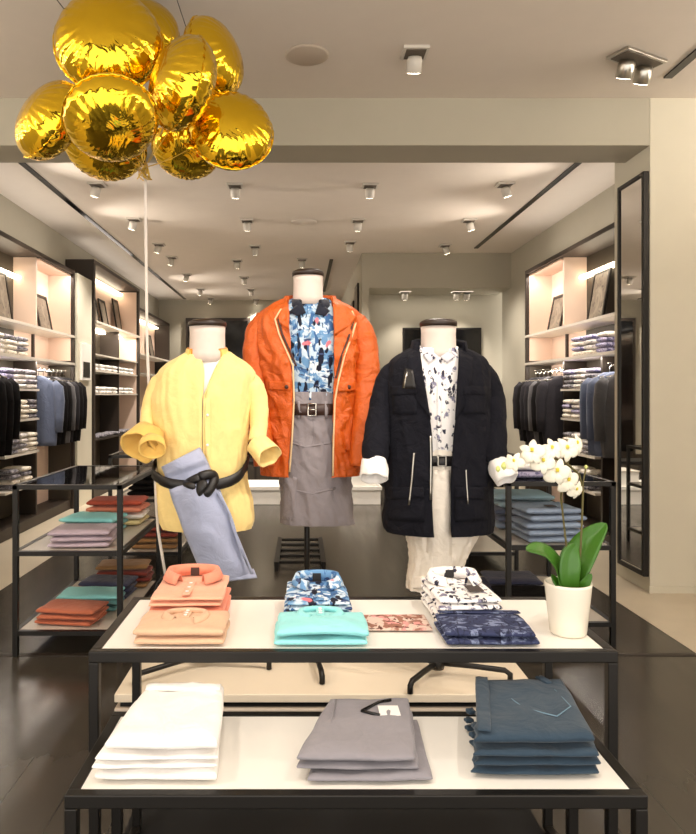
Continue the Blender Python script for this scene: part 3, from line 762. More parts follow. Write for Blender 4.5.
# ================================================================== DRESSED MANNEQUINS
def crom(rows, t):
    n = len(rows)-1; i = min(int(t), n-1); f = t-i
    p0, p1, p2, p3 = rows[max(i-1,0)], rows[i], rows[i+1], rows[min(i+2,n)]
    return [.5*((2*b)+(c-a)*f+(2*a-5*b+4*c-d)*f*f+(3*b-a-3*c+d)*f**3) for a, b, c, d in zip(p0, p1, p2, p3)]
class Shell:
    """a garment lofted round a body. rows (top to bottom): py, left px, right px, front depth, back depth, opening left px, opening right px"""
    def __init__(s, Y, rows, e=2.3, n=72, amp=.006, seed=0, steps=10, folds=None, ridge=0, rz=3.0):
        s.ridge, s.rz = ridge, rz
        s.Y, s.rows, s.e, s.amp, s.seed, s.folds = Y, rows, e, amp, seed, folds
        s.k = Y/F; s.n = n; s.steps = steps
        m = (len(rows)-1)*steps; s.tab = []
        for i in range(m+1):
            r = crom(rows, i/steps); s.tab.append(r)
    def ring_params(s, r):
        py, L, R, df, db = r[:5]
        return CH+(VY-py)*s.k, ((L+R)/2-VX)*s.k, max((R-L)/2*s.k, .01), df, db
    def pt(s, cx, rx, df, db, z, th, off=0):
        sn, cs = math.sin(th), math.cos(th); e = 2/s.e
        x = rx*math.copysign(abs(sn)**e, sn); d = df if cs > 0 else db
        y = -d*math.copysign(abs(cs)**e, cs)
        q = Vector((sn*2.2+s.seed, cs*2.2, z*5)); w = s.amp*(noise.noise(q)+.6*noise.noise(q*2.3))
        if s.folds: w += s.folds(th, z)
        if s.ridge:
            q2 = Vector((sn*1.7+s.seed*2, cs*1.7+z*1.1, z*s.rz+sn*1.5)); w += s.ridge*((1-abs(noise.noise(q2)))**7 - .25) + s.ridge*.6*((1-abs(noise.noise(q2*2.1+Vector((4,4,4)))))**6 - .25)
        L = math.hypot(x, y) or 1; kk = 1+(w+off)/max(L, .03)
        return Vector((cx+x*kk, s.Y+y*kk, z))
    def build(s, opening=False):
        rs = []
        for r in s.tab:
            z, cx, rx, df, db = s.ring_params(r)
            if opening:
                xl = ((r[5]-VX)*(s.Y-df*.95)/F-cx)/rx; xr = ((r[6]-VX)*(s.Y-df*.95)/F-cx)/rx
                f = lambda q: math.asin(max(-1, min(1, math.copysign(abs(q)**(s.e/2), q))))
                a0, a1 = f(xr), 2*PI+f(xl)
                rs.append([s.pt(cx, rx, df, db, z, a0+(a1-a0)*j/s.n) for j in range(s.n+1)])
            else: rs.append([s.pt(cx, rx, df, db, z, 2*PI*j/s.n) for j in range(s.n)])
        return MB().rings(rs, not opening)
    def at_z(s, z):
        zs = [CH+(VY-r[0])*s.k for r in s.tab]
        for i in range(len(zs)-1):
            if zs[i] >= z >= zs[i+1]:
                f = (zs[i]-z)/max(zs[i]-zs[i+1], 1e-6)
                return [a+(b-a)*f for a, b in zip(s.tab[i], s.tab[i+1])]
        return s.tab[0] if z > zs[0] else s.tab[-1]
    def front(s, px, py, off=.004):
        Y = s.Y-.12
        for _ in range(5):
            X = (px-VX)*Y/F; z = CH+(VY-py)*Y/F
            _, cx, rx, df, db = s.ring_params(s.at_z(z))
            q = max(-.999, min(.999, (X-cx)/rx)); th = math.asin(math.copysign(abs(q)**(s.e/2), q))
            p = s.pt(cx, rx, df, db, z, th, off); Y = p.y
        return Vector(((px-VX)*Y/F, Y, CH+(VY-py)*Y/F))
    def patch(s, q, off=.006, nu=8, nv=8, bulge=.0):
        rows = []
        for j in range(nv+1):
            v = j/nv; row = []
            for i in range(nu+1):
                u = i/nu
                px = (q[0][0]*(1-u)+q[1][0]*u)*(1-v)+(q[3][0]*(1-u)+q[2][0]*u)*v
                py = (q[0][1]*(1-u)+q[1][1]*u)*(1-v)+(q[3][1]*(1-u)+q[2][1]*u)*v
                row.append(s.front(px, py, off+bulge*math.sin(PI*u)*math.sin(PI*v)))
            rows.append(row)
        return MB().grid(rows)
    def line(s, pts, off=.005, k=5):
        o = []
        for a, b in zip(pts, pts[1:]):
            for i in range(k): o.append(s.front(a[0]+(b[0]-a[0])*i/k, a[1]+(b[1]-a[1])*i/k, off))
        o.append(s.front(*pts[-1], off)); return o
    def belt(s, py, hpx, off=.008, tilt=None, n=64):
        rows = []
        for d in (-hpx/2, hpx/2):
            r = []
            for j in range(n):
                th = 2*PI*j/n; yy = py+d+(tilt(th) if tilt else 0)
                z = CH+(VY-yy)*(s.k*.97); _, cx, rx, df, db = s.ring_params(s.at_z(z))
                r.append(s.pt(cx, rx, df, db, z, th, off(th) if callable(off) else off))
            rows.append(r)
        return MB().rings(rows)
def dens(pts, k=5):
    o = []
    for i in range((len(pts)-1)*k+1): o.append(crom(pts, i/k))
    return o
def cuff_band(px, py, Yc, axis, r0, r1, L, seed, flat=.85, nz=.09):
    """turned-back shirt cuff: a wide crisp band with an open mouth"""
    k = Yc/F; c = W(px, py, Yc); ax = Vector(axis).normalized(); a = ax.cross(Vector((0,0,1))).normalized(); b = ax.cross(a)
    rs = []; n = 48
    for s_, r in ((0, r0), (.12, r1*.9), (.45, r1*.97), (.9, r1), (1, r1*.985), (1.0, r1*.9), (.8, r1*.86), (.3, r0*.8)):
        ring = []
        for j in range(n):
            th = 2*PI*j/n; q = Vector((math.cos(th)*1.3+seed, math.sin(th)*1.3, s_*1.6))
            rr = r*k*(1+nz*noise.noise(q)+nz*.5*noise.noise(q*2.7)); dl = L*k*(s_+.14*s_*noise.noise(Vector((math.cos(th)+seed*2, math.sin(th), 7))))
            ring.append(c+ax*dl+a*(math.cos(th)*rr)+b*(math.sin(th)*rr*flat))
        rs.append(ring)
    return MB().rings(rs)
def sleeve(pts, seed, n=28, flat=.92, wr=.16, cap=False):
    """pts: (px, py, depth, radius px)"""
    d = dens(pts, 6)
    P_ = [W(a, b, c) for a, b, c, r in d]; R_ = [r*c/F for a, b, c, r in d]
    return MB().tube(P_, R_, n, cap, flat, wr, seed)
def base(t, cx, cy, legs, top):
    """pole down to a low four armed foot standing on the platform"""
    obj('pole', MB().tube([(cx, cy, PZ+.03), (cx, cy, top)], .014, 14), M_black, t)
    obj('pole_hub', MB().lathe([(.001,.03),(.03,.03),(.035,.05),(.03,.075),(.018,.095),(.015,.12)], 18, (cx, cy, PZ)), M_black, t)
    for (dx, dy) in legs:
        p = [(cx, cy, PZ+.055), (cx+dx*.5, cy+dy*.5, PZ+.055), (cx+dx*.93, cy+dy*.93, PZ+.05), (cx+dx, cy+dy, PZ+.035), (cx+dx, cy+dy, PZ+.004)]
        obj('base_leg', MB().tube(p, .0125, 8, True), M_black, t)
def form_neck(t, Y, px0, px1, pytop, pybot, shell_rows):
    k = Y/F; cx = ((px0+px1)/2-VX)*k; r = (px1-px0)/2*k; zt = CH+(VY-pytop)*k; zb = CH+(VY-pybot)*k
    rs = []
    for z, f in ((zt,1.0),(zt-(zt-zb)*.3,.97),(zt-(zt-zb)*.65,.98),(zb,1.0),(zb-.04,1.03)):
        rs.append([Vector((cx+r*f*math.sin(2*PI*j/36), Y-.02+r*f*.95*-math.cos(2*PI*j/36), z)) for j in range(36)])
    obj('neck', MB().rings(rs, True, True, True), M_form, t)
    cp = MB().lathe([(.001,.026),(r*.8,.025),(r*1.03,.016),(r*1.06,.008),(r*1.04,-.006),(.001,-.006)], 36, (cx, Y-.02, zt))
    obj('neck_cap', cp, M_cap, t)
def coll(Y, cx, py, rx, ry, h, open_=.55, drop=.03, spread=1.25, back=.015, seed=0, y0=0, low=.25):
    """shirt collar: a band round the neck folded over, with two points at the front"""
    k = Y/F; X = (cx-VX)*k; z = CH+(VY-py)*k; rx *= k; ry *= k; h *= k; rows = []; n = 40
    for sx, zz, tip in ((1.0, 0, 0), (.97, h*.9, 0), (1.02, h, 0), (1+(spread-1)*.7, h*.35, .5), (spread, h*low, 1)):
        r = []
        for j in range(n+1):
            th = open_+(2*PI-2*open_)*j/n; fr = max(0, math.cos(th)); bk = max(0, -math.cos(th))
            r.append(Vector((X+rx*sx*math.sin(th), Y-.02+y0-ry*sx*math.cos(th), z+zz+back*bk-fr*(.012)-drop*tip*fr**3)))
        rows.append(r)
    return MB().grid(rows)
def foldnoise(ax, az, amp, seed):
    return lambda th, z: amp*noise.noise(Vector((math.sin(th)*ax+seed, math.cos(th)*ax, z*az+th*1.2)))

# ------------------------------------------------------------------ 1: yellow shirt
Y = 3.2
cxw = (206-VX)*Y/F
t = thing('dressed_mannequin', 'headless mannequin in a yellow shirt with pale blue jeans tucked under a knotted black belt', 'mannequin', (cxw, Y, PZ), 'dressed mannequins')
rows = [ # py, L, R, df, db, ol, or
 (352,188,229,.060,.06,197,224),(357,180,236,.085,.075,199,222),(364,168,247,.108,.10,203,218),(374,159,255,.125,.115,204.5,213),
 (388,156,253,.138,.12,204,207),(402,154,252,.145,.125,202.5,204.2),(425,156,249,.145,.12,202.5,203.8),(450,158,247,.138,.115,202.5,203.6),
 (478,158,246,.128,.115,203,204),(500,158,251,.132,.12,204,205.4),(518,160,253,.136,.125,205,207),(527,164,251,.137,.125,206,210)]
S1 = Shell(Y, rows, 2.4, 130, .004, 1.2, ridge=.008, rz=2.2, folds=foldnoise(3, 1.5, .005, 4))
sh_ = obj('shirt', S1.build(True), C_yellow, t, solid=.003)
for r in (1,): pass
inner = [(352,192,224,.05,.05),(362,182,234,.088,.075),(376,164,250,.115,.105),(400,160,246,.130,.115),(450,164,242,.122,.105),(505,166,246,.115,.11)]
obj('undershirt', Shell(Y, inner, 2.4, 60, 0).build(), C_white, t)
form_neck(t, Y, 190, 226, 326, 354, None)
obj('collar', coll(Y, 207.5, 362, 20, 17, 13, .85, .012, 1.14, .012), C_cuff, sh_, solid=.003)
obj('collar_lining', coll(Y, 207.5, 361, 19.3, 15.8, 13, .72, 0, .96, .012), C_orangein, sh_, solid=.002)
obj('placket_fold', MB().tube(S1.line([(223,357),(217,368),(211,380),(204,396),(203.5,440),(204,478),(205.5,524)], .003), .0035, 6), C_yellow, sh_)
obj('front_placket', S1.patch([(204.5,398),(210.5,398),(212,526),(206,526)], .0035, 4, 30), C_yellow, sh_, solid=.0015)
for py in (415, 445): obj('button', MB().lathe([(.001,0),(.006,0),(.006,.003),(.001,.003)], 12, S1.front(207.5, py, .006), Matrix.Rotation(PI/2,3,'X')), M_tag, sh_)
sl = obj('sleeve', sleeve([(171,381,3.2,14),(160,389,3.2,12.5),(151,404,3.19,8.5),(147.5,420,3.16,7),(146,434,3.12,7.5)], 1, wr=.07), C_yellow, sh_, solid=.003)
def cuff(pts, seed, mat, wr=.12, flat=.8):
    return sleeve(pts, seed, 32, flat, wr)
obj('cuff', cuff_band(151, 434, 3.14, (-.35,-.8,-.45), 9, 19.5, 26, 5, .9, .1), C_cuff, sl)
obj('cuff_lining', cuff_band(153, 441, 3.03, (.1,-.85,-.5), 7, 13.5, 15, 8, .85, .1), C_cuff, sl)

sl = obj('sleeve', sleeve([(241,381,3.2,14),(252,389,3.2,12.5),(258,404,3.19,10),(259,424,3.16,8.5),(257,442,3.12,8.5)], 2, wr=.07), C_yellow, sh_, solid=.003)
obj('cuff', cuff_band(256, 443, 3.14, (.62,-.6,-.5), 9, 14.5, 24, 6, .85, .12), C_yellow, sl)
# jeans tucked under the belt
G_ = [((161,467),(200,447)),((165,476),(207,460)),((168,486),(213,474)),((172,500),(220,489)),((178,516),(227,508)),((184,533),(235,528)),((192,552),(243,550)),((203,577),(252,573)),((209,583),(257,578))]
def hang_strip(G_, Yf, nu=14, thick=.012, amp=.006):
    rows = []; d = dens([(*a, *b) for a, b in G_], 5); m = len(d)-1
    for i, (x0, y0, x1, y1) in enumerate(d):
        row = []
        for j in range(nu+1):
            u = j/nu; yy = Yf(i/m, u)
            w = amp*noise.noise(Vector((u*2.2, i*.16, 2)))*2 + .006*math.sin(u*7+i*.25)
            row.append(W(x0+(x1-x0)*u, y0+(y1-y0)*u, yy-w))
        rows.append(row)
    return MB().grid(rows)
jy = lambda v, u: 3.2-.155-.045*math.sin(PI*u)-.04*math.sin(PI*min(1, v*1.0))+.02*v+(.022 if .14 < v < .30 else 0)
jn = obj('jeans', hang_strip(G_, jy), C_jeans, t, solid=.016, off=1)
obj('leg_fold', hang_strip([((217,492),(219,492)),((228,515),(230.5,515)),((239,545),(241,545)),((251,574),(253,574))], lambda v, u: 3.2-.20, 3), C_jeans, jn, solid=.008)
obj('hem', hang_strip([((204,574),(253.5,569)),((209,583),(257,578))], lambda v, u: jy(1, u)-.006, 14), C_jeans, jn, solid=.006)
def btilt(th):
    s_, c_ = math.sin(th), math.cos(th); return 19*max(0, c_)**1.7 - 1*s_
bl = obj('belt', S1.belt(464, 10.5, lambda th: .007+.057*max(0, math.cos(th))**1.5, btilt), M_leather, t, solid=.005)
kx = S1.front(201, 484, .062)
def knot():
    mb = MB(); pts = []
    for i in range(40):
        a = 2*PI*i/39; pts.append(kx+Vector((.052*math.sin(a)+.014*math.sin(2*a), -.016*math.cos(3*a)-.014, .034*math.cos(a)+.016*math.sin(2*a))))
    mb.tube(pts, .021, 12, True, .8); 
    mb.tube([kx+Vector((.0,-.01,.02)), kx+Vector((.012,-.045,.0)), kx+Vector((.0,-.04,-.02)), kx+Vector((-.012,-.03,-.06))], [.022,.028,.024,.013], 12, True, .7)
    return mb
obj('belt_knot', knot(), M_leather, bl)
bk = S1.front(216, 484, .062)
obj('buckle', MB().tube([bk+Vector((.010*math.sin(a), -.005, .026*math.cos(a))) for a in [i*PI/10 for i in range(21)]], .003, 6), M_silver, bl)
base(t, (206-VX)*Y/F, Y, [(.29,-.04),(-.27,-.22),(-.08,.28),(.2,.22)], 1.0)

# ------------------------------------------------------------------ 2: orange jacket
Y = 3.5
t = thing('dressed_mannequin', 'tallest headless mannequin in an orange jacket over a blue leaf print shirt and grey trousers', 'mannequin', ((308-VX)*Y/F, Y, PZ), 'dressed mannequins')
form_neck(t, Y, 293, 323, 276, 298, None)
# shirt
rows = [(299,291,329,.055,.055),(306,282,336,.085,.075),(318,270,348,.112,.10),(335,266,352,.124,.11),(365,270,350,.124,.11),(395,276,344,.112,.105),(415,276,344,.11,.105)]
S2s = Shell(Y, rows, 2.3, 72, .003, 5)
sh_ = obj('shirt', S2s.build(), P_blue, t)
obj('collar', coll(Y, 310, 309, 18, 16.5, 9, .55, .035, 1.28, .012, 0, 0, -.5), cloth('dark floral cotton', (30,34,48), .85), sh_, solid=.003)
obj('collar_lining', coll(Y, 310, 309, 17.6, 16, 8.5, .5, 0, .97, .012), M_leather, sh_, solid=.002)
for pts in (((289,312),(301,301),(306,313),(297,316)),((315,314),(319,301),(330,311),(325,316))):
    obj('collar_point', S2s.patch([pts[0], pts[1], pts[2], pts[3]], .012, 6, 6, .006), cloth('dark floral cotton', (30,34,48), .85), sh_, solid=.003)
obj('placket', S2s.patch([(309,314),(313,314),(313,400),(309,400)], .003, 3, 24), P_blue, sh_, solid=.0015)
for py in (328, 345, 362, 380): obj('button', MB().lathe([(.001,0),(.006,0),(.006,.003),(.001,.003)], 10, S2s.front(311, py, .005), Matrix.Rotation(PI/2,3,'X')), M_tag, sh_)
# trousers
rows = [(392,277,343,.112,.108),(402,275,344,.114,.11),(420,273,346,.118,.11),(450,275,347,.116,.105),(480,280,349,.11,.1),(505,281,352,.105,.095),(523,282,353,.098,.09)]
S2t = Shell(Y, rows, 2.2, 110, .004, 8, ridge=.012, rz=5, folds=foldnoise(2.5, 2, .006, 7))
tr = obj('trousers', S2t.build(), C_grey, t, solid=.004)
obj('fly_seam', MB().tube(S2t.line([(313,412),(314,440),(308,452)], .002), .003, 6), C_grey, tr)
for pts in ([(286,441),(305,447),(330,443),(338,440)], [(290,489),(312,494),(335,488)]):
    obj('crease', MB().tube(S2t.line(pts, .001), .0055, 6), C_grey, tr)
obj('leg_overlap', S2t.patch([(282,470),(297,478),(294,521),(282,519)], .006, 6, 12, .004), C_grey, tr, solid=.006)
for x in (297, 325): obj('belt_loop', S2t.patch([(x,401),(x+3,401),(x+3,418),(x,418)], .014, 2, 4), C_grey, tr, solid=.003)
bl = obj('belt', S2t.belt(409.5, 11.5, .009), M_brownleather, t, solid=.004)
b = [S2t.front(*q, .02) for q in ((308,403.5),(316,403.5),(316,415.5),(308,415.5),(308,403.5))]
obj('buckle', MB().tube(b, .0038, 8), M_chrome, bl)
obj('buckle_prong', MB().tube([S2t.front(309,409.5,.022), S2t.front(316.5,409.5,.022)], .003, 6), M_chrome, bl)
# jacket
rows = [(299,287,331,.062,.07,289,331),(303,278,341,.088,.085,289,332),(310,267,353,.115,.11,289,333),(320,259,359,.135,.125,289,333.5),(338,257,360,.148,.135,290,334),(365,258,359,.153,.14,292,334),
        (400,259,359,.153,.14,293,333.5),(440,260,360,.153,.14,291,332),(466,261,361,.152,.14,289,332),(474,262,361,.15,.138,289,332)]
def ojf(th, z): return .006*noise.noise(Vector((math.sin(th)*2, math.cos(th)*2+3, z*3+th))) + .006*noise.noise(Vector((math.sin(th)*4, 1, z*9+th*4)))
S2 = Shell(Y, rows, 2.5, 150, .003, 9, ridge=.016, rz=6, folds=ojf)
jk = obj('jacket', S2.build(True), C_orange, t, solid=.006)
obj('jacket_collar', coll(Y, 310, 307, 25, 20, 10, 1.05, .0, 1.12, .02), C_orange, jk, solid=.005)
zl = [(281,309),(275,319),(279,334),(287,352),(293,366),(294,400),(292,440),(289.5,472)]
zr = [(352,311),(356,322),(352,336),(345,354),(339,378),(335,400),(333.5,440),(333,476)]
M_zip = plain('cream zip tape', (226,196,150), .5)
M_track = plain('dark zip facing', (66,34,24), .6)
for zz, dx in ((zl, -2.4), (zr, 2.6)):
    obj('zip_tape', MB().tube(S2.line(zz, .009), .0045, 8, True), M_zip, jk)
    obj('zip_facing', MB().tube(S2.line([(x+(3.2 if dx < 0 else -3.0), y) for x, y in zz[1:5]], .005), .0055, 8, True), M_track, jk)
# turned-back lapels between the opening and the zip
obj('lapel', S2.patch([(288.5,302),(280,309),(277,322),(289,330)], .005, 8, 8, .003), C_orange, jk, solid=.004)
obj('lapel', S2.patch([(333,304),(351,311),(352.5,324),(334.5,336)], .005, 8, 8, .003), C_orange, jk, solid=.004)
obj('pocket_flap', S2.patch([(268,381),(291,382),(291,391),(268,390)], .010, 8, 5, .004), C_orange, jk, solid=.005)
obj('pocket_flap', S2.patch([(338,382),(364,382),(364,391),(338,392)], .010, 8, 5, .004), C_orange, jk, solid=.005)
obj('pocket_seam', MB().tube(S2.line([(266,374),(290,374)], .003), .0035, 6), C_orange, jk)
for q in ((286.5,387),(349,387)): obj('snap_button', MB().lathe([(.001,.0),(.010,.0),(.010,.004),(.001,.005)], 14, S2.front(*q, .02), Matrix.Rotation(PI/2,3,'X')), M_track, jk)
sl = obj('sleeve', sleeve([(268,323,3.5,14),(259,333,3.49,13),(255,352,3.47,12),(256,380,3.44,11.5),(259,420,3.40,11.5),(263,452,3.36,11),(264,466,3.35,10.5)], 11, 28, .9, .09, True), C_orange, jk)
sl = obj('sleeve', sleeve([(351,323,3.5,14),(361,333,3.49,13),(366,352,3.47,12.5),(367,380,3.44,12),(365,415,3.40,11.5),(362,445,3.36,11.5),(360,466,3.35,10.5)], 12, 28, .9, .09, True), C_orange, jk)
base(t, (307-VX)*Y/F, Y, [(.06,-.5),(-.36,.1),(.36,.1),(.0,.38)], 1.2)

# ------------------------------------------------------------------ 3: navy jacket
Y = 3.1
t = thing('dressed_mannequin', 'headless mannequin in a navy field jacket over a white sprig print shirt and cream trousers', 'mannequin', ((437-VX)*Y/F, Y, PZ), 'dressed mannequins')
form_neck(t, Y, 420, 455, 326, 352, None)
rows = [(350,417,460,.06,.06),(356,408,468,.09,.08),(368,396,480,.115,.105),(385,393,482,.128,.115),(415,396,478,.125,.11),(448,402,472,.112,.105),(466,404,470,.108,.1)]
S3s = Shell(Y, rows, 2.3, 72, .003, 15)
sh_ = obj('shirt', S3s.build(), P_white, t)
obj('collar', coll(Y, 437.5, 358, 18.8, 17.5, 11, .5, .03, 1.16, .012, 0, 0, -.4), P_white, sh_, solid=.003)
obj('collar_lining', coll(Y, 437.5, 358, 18.2, 16.8, 10.5, .42, 0, .97, .012), C_white, sh_, solid=.002)
M_sprig = printed('grey sprig collar', (206,202,208), [('v', 34, .25, .36, (58,58,76), 2, (1.2,1,.9))])
for pts in (((423,355),(430,350),(438,356),(429,363)),((440,357),(448,351),(455,356),(447,363))):
    obj('collar_point', S3s.patch(list(pts), .014, 6, 6, .004), M_sprig, sh_, solid=.003)
obj('placket', S3s.patch([(437,362),(441.5,362),(441.5,452),(437,452)], .003, 3, 24), P_white, sh_, solid=.0015)
rows = [(448,404,470,.112,.105),(460,402,472,.116,.106),(480,405,472,.118,.105),(510,407,474,.114,.1),(532,407,476,.108,.095),(545,409,471,.1,.09),(562,410,463,.09,.085),(578,408,456,.082,.08),(588,408,442,.075,.07)]
S3t = Shell(Y, rows, 2.2, 110, .004, 18, ridge=.012, rz=4, folds=foldnoise(2.2, 3, .009, 3))
tr = obj('trousers', S3t.build(), C_cream, t, solid=.004)
obj('fly_seam', MB().tube(S3t.line([(444,466),(445,500),(443,530),(436,560),(425,586)], .001), .004, 6), C_cream, tr)
obj('crease', MB().tube(S3t.line([(469,536),(462,550),(456,566)], .001), .005, 6), C_cream, tr)
obj('turn_up', S3t.patch([(409,577),(455,574),(441,588),(409,589)], .008, 10, 5, .004), C_cream, tr, solid=.006)
obj('front_panel', S3t.patch([(432,470),(450,470),(452,575),(424,585)], .005, 6, 20, .004), C_cream, tr, solid=.003)
bl = obj('belt', S3t.belt(460.5, 10, .01), M_leather, t, solid=.004)
b = [S3t.front(*q, .02) for q in ((438,456),(446,456),(446,466),(438,466),(438,456))]
obj('buckle', MB().tube(b, .0035, 8), M_silver, bl)
rows = [(349,410,465,.062,.075,420,459),(353,402,474,.09,.09,420.5,459),(359,393,483,.115,.11,421,459),(368,388,488,.135,.125,422.5,458.5),(385,386,489,.150,.135,425,457.5),(410,386,489,.154,.14,429,455.5),(440,386,490,.154,.138,432,452.5),
        (470,385,490,.158,.138,432,450.5),(500,385,490,.158,.138,432,450.5),(520,384,491,.158,.138,433,450.5),(530,386,489,.156,.136,434,451)]
S3 = Shell(Y, rows, 2.5, 130, .003, 19, ridge=.007, rz=3, folds=foldnoise(2.5, 2, .005, 9))
jk = obj('jacket', S3.build(True), C_navy, t, solid=.006)
obj('jacket_collar', coll(Y, 438, 357, 26, 22, 15, 1.0, .0, 1.12, .02), C_navy, jk, solid=.006)
obj('lapel', S3.patch([(419,352),(407,356),(415,398),(431,420)], .010, 8, 14, .006), C_navy, jk, solid=.005)
obj('lapel', S3.patch([(459,352),(473,358),(470,398),(455,420)], .010, 8, 14, .006), C_navy, jk, solid=.005)
for q in ([(391,386),(417,385),(417,394),(391,396)], [(462,386),(486,386),(487,395),(463,395)]):
    obj('chest_pocket_flap', S3.patch(q, .014, 8, 5, .005), C_navy, jk, solid=.006)
for q in ([(390,487),(423,487),(424,498),(390,500)], [(455,487),(485,487),(486,500),(455,498)]):
    obj('hip_pocket_flap', S3.patch(q, .016, 8, 5, .005), C_navy, jk, solid=.007)
for q in ([(389,488),(424,488),(425,522),(388,520)], [(455,488),(487,488),(488,520),(455,522)], [(392,387),(417,386),(417,414),(393,414)], [(463,387),(487,387),(486,414),(463,414)]):
    obj('patch_pocket', S3.patch(q, .008, 8, 8, .006), C_navy, jk, solid=.006)
obj('front_zip', MB().tube(S3.line([(430.5,436),(431,460),(430.5,500)], .010), .0042, 6), M_silver, jk)
obj('pocket_zip', MB().tube(S3.line([(414,453),(412,478),(409,505)], .024), .0042, 6), M_silver, jk)
obj('pocket_zip', MB().tube(S3.line([(466,470),(467,488),(468,504)], .026), .0028, 6), M_silver, jk)
obj('zip_pull', MB().tube([S3.front(407,372,.024), S3.front(404,388,.028)], .004, 6), M_silver, jk)
obj('leather_tab', S3.patch([(405,368),(413,370),(416,389),(402,389)], .02, 5, 5, .006), M_leather, jk, solid=.005)
obj('waist_seam', MB().tube(S3.line([(384,447),(408,449),(430,448)], .002), .003, 6), C_navy, jk)
sl = obj('sleeve', sleeve([(400,372,3.1,14),(390,380,3.1,13.5),(384,398,3.09,13),(379,422,3.06,12.5),(376,444,3.02,13.5),(375,461,3.0,13)], 21, 28, .9, .1, True), C_navy, jk)
obj('cuff', cuff_band(375, 459, 3.0, (-.1,-.5,-.8), 11, 13.5, 22, 25, .9, .16), C_white, sl)
sl = obj('sleeve', sleeve([(475,372,3.1,14),(485,380,3.1,13.5),(491,398,3.09,13),(494,422,3.06,12.5),(494,446,3.02,12.5),(495,462,3.0,12)], 22, 28, .9, .1, True), C_navy, jk)
obj('cuff', cuff_band(497, 461, 3.0, (.3,-.5,-.8), 10.5, 13.5, 22, 26, .9, .16), C_white, sl)
base(t, (437-VX)*Y/F, Y, [(.30,-.08),(-.15,-.2),(-.25,.2),(.15,.27)], 1.0)
# ================================================================== ORCHID
pc = (.787, 2.055, TU+.001)
t = thing('potted_orchid', 'white flowering orchid in a white pot on the right end of the taller table', 'potted plant', pc)
obj('pot', MB().lathe([(.001,0),(.048,0),(.052,.006),(.066,.142),(.067,.15),(.061,.15),(.057,.12),(.001,.12)], 36), M_pot, t, False)
obj('soil', MB().lathe([(.001,.128),(.03,.132),(.057,.126),(.057,.121),(.001,.121)], 20), M_soil, t, False)
def leaf(pts, w, roll=0, up=(0,0,1)):
    pts = [Vector(p) for p in pts]; rows = []; m = len(pts); n = 8
    dense = []
    for i in range(m-1):
        for k in range(6):
            f = k/6; p0, p1, p2, p3 = pts[max(i-1,0)], pts[i], pts[i+1], pts[min(i+2,m-1)]
            dense.append(.5*((2*p1)+(p2-p0)*f+(2*p0-5*p1+4*p2-p3)*f*f+(3*p1-p0-3*p2+p3)*f**3))
    dense.append(pts[-1]); L = len(dense)
    for i, p in enumerate(dense):
        f = i/(L-1); tg = (dense[min(i+1,L-1)]-dense[max(i-1,0)]).normalized()
        sd = tg.cross(Vector(up)).normalized(); nn = sd.cross(tg)
        hw = w*(math.sin(PI*min(1, .12+f*.88))**.7) * (1 if f < .98 else .5)
        rows.append([p + sd*(hw*(2*j/n-1)) + nn*(abs(2*j/n-1)*hw*.28) for j in range(n+1)])
    return MB().grid(rows)
LV = [
 ([(-.012,0,.12),(-.045,-.02,.20),(-.09,-.035,.245),(-.14,-.05,.255)], .04, (0,-.5,.9)),
 ([(.012,.01,.12),(.035,.015,.20),(.075,.03,.262),(.13,.04,.315)], .046, (-.6,-.7,.4)),
 ([(.0,-.015,.12),(-.008,-.025,.18),(.0,-.02,.235),(.02,-.01,.262)], .031, (0,-1,.1)),
 ([(.02,-.01,.125),(.035,-.03,.15),(.052,-.04,.185)], .014, (-.3,-1,.3)),
 ([(-.02,-.01,.125),(-.042,-.03,.15),(-.06,-.03,.18)], .014, (0,-.6,.8)),
 ([(.0,.02,.12),(.02,.05,.2),(.05,.08,.25)], .03, (0,-.8,.5))]
for pts, w, up in LV: obj('leaf', leaf(pts, w, 0, up), M_leaf, t, False, solid=.003)
def P(px, py, dy=0):
    return W(px, py, pc[1]+dy)-Vector(pc)
s1 = [(.022,0,.12), P(580,560,.0), P(582,520,.0), P(583,490,-.0), P(579,474,-.01), P(566,463,-.03), P(548,456,-.045), P(528,458,-.06), P(508,464,-.07)]
s2 = [(.0,.01,.12), P(568,560,.03), P(564,525,.03), P(561,498,.02), P(562,482,.0), P(566,468,-.02), P(570,455,-.02)]
s3 = [P(583,500,0), P(583,482,0), P(586,468,-.005)]
for s in (s1, s2): obj('stem', MB().tube(s, .0032, 8), M_stem, t, False)
obj('stem', MB().tube(s3, .0025, 8), M_stem, t, False)
def flower(c, r, nrm, spin, seed):
    nrm = Vector(nrm).normalized(); a = nrm.cross(Vector((0,0,1))).normalized(); b = a.cross(nrm)*-1
    mb = MB()
    for k in range(5):
        th = spin + k*2*PI/5 + PI/2; dirv = a*math.cos(th)+b*math.sin(th); sd = nrm.cross(dirv)
        big = k in (1, 4); wd = r*(.52 if big else .3); ln = r*(1.05 if big else 1)
        rows = []
        for i in range(8):
            f = i/7; hw = wd*(math.sin(PI*(.06+f*.9))**.75)
            cen = dirv*(ln*f) + nrm*(r*(.14*math.sin(f*3)-.22*f*f))
            rows.append([Vector(c)+cen+sd*(hw*(j/3-1))+nrm*(r*.1*noise.noise(Vector((f*3+seed, j, k)))-abs(j/3-1)**2*hw*.15) for j in range(7)])
        mb.grid(rows)
    return mb, nrm, a, b
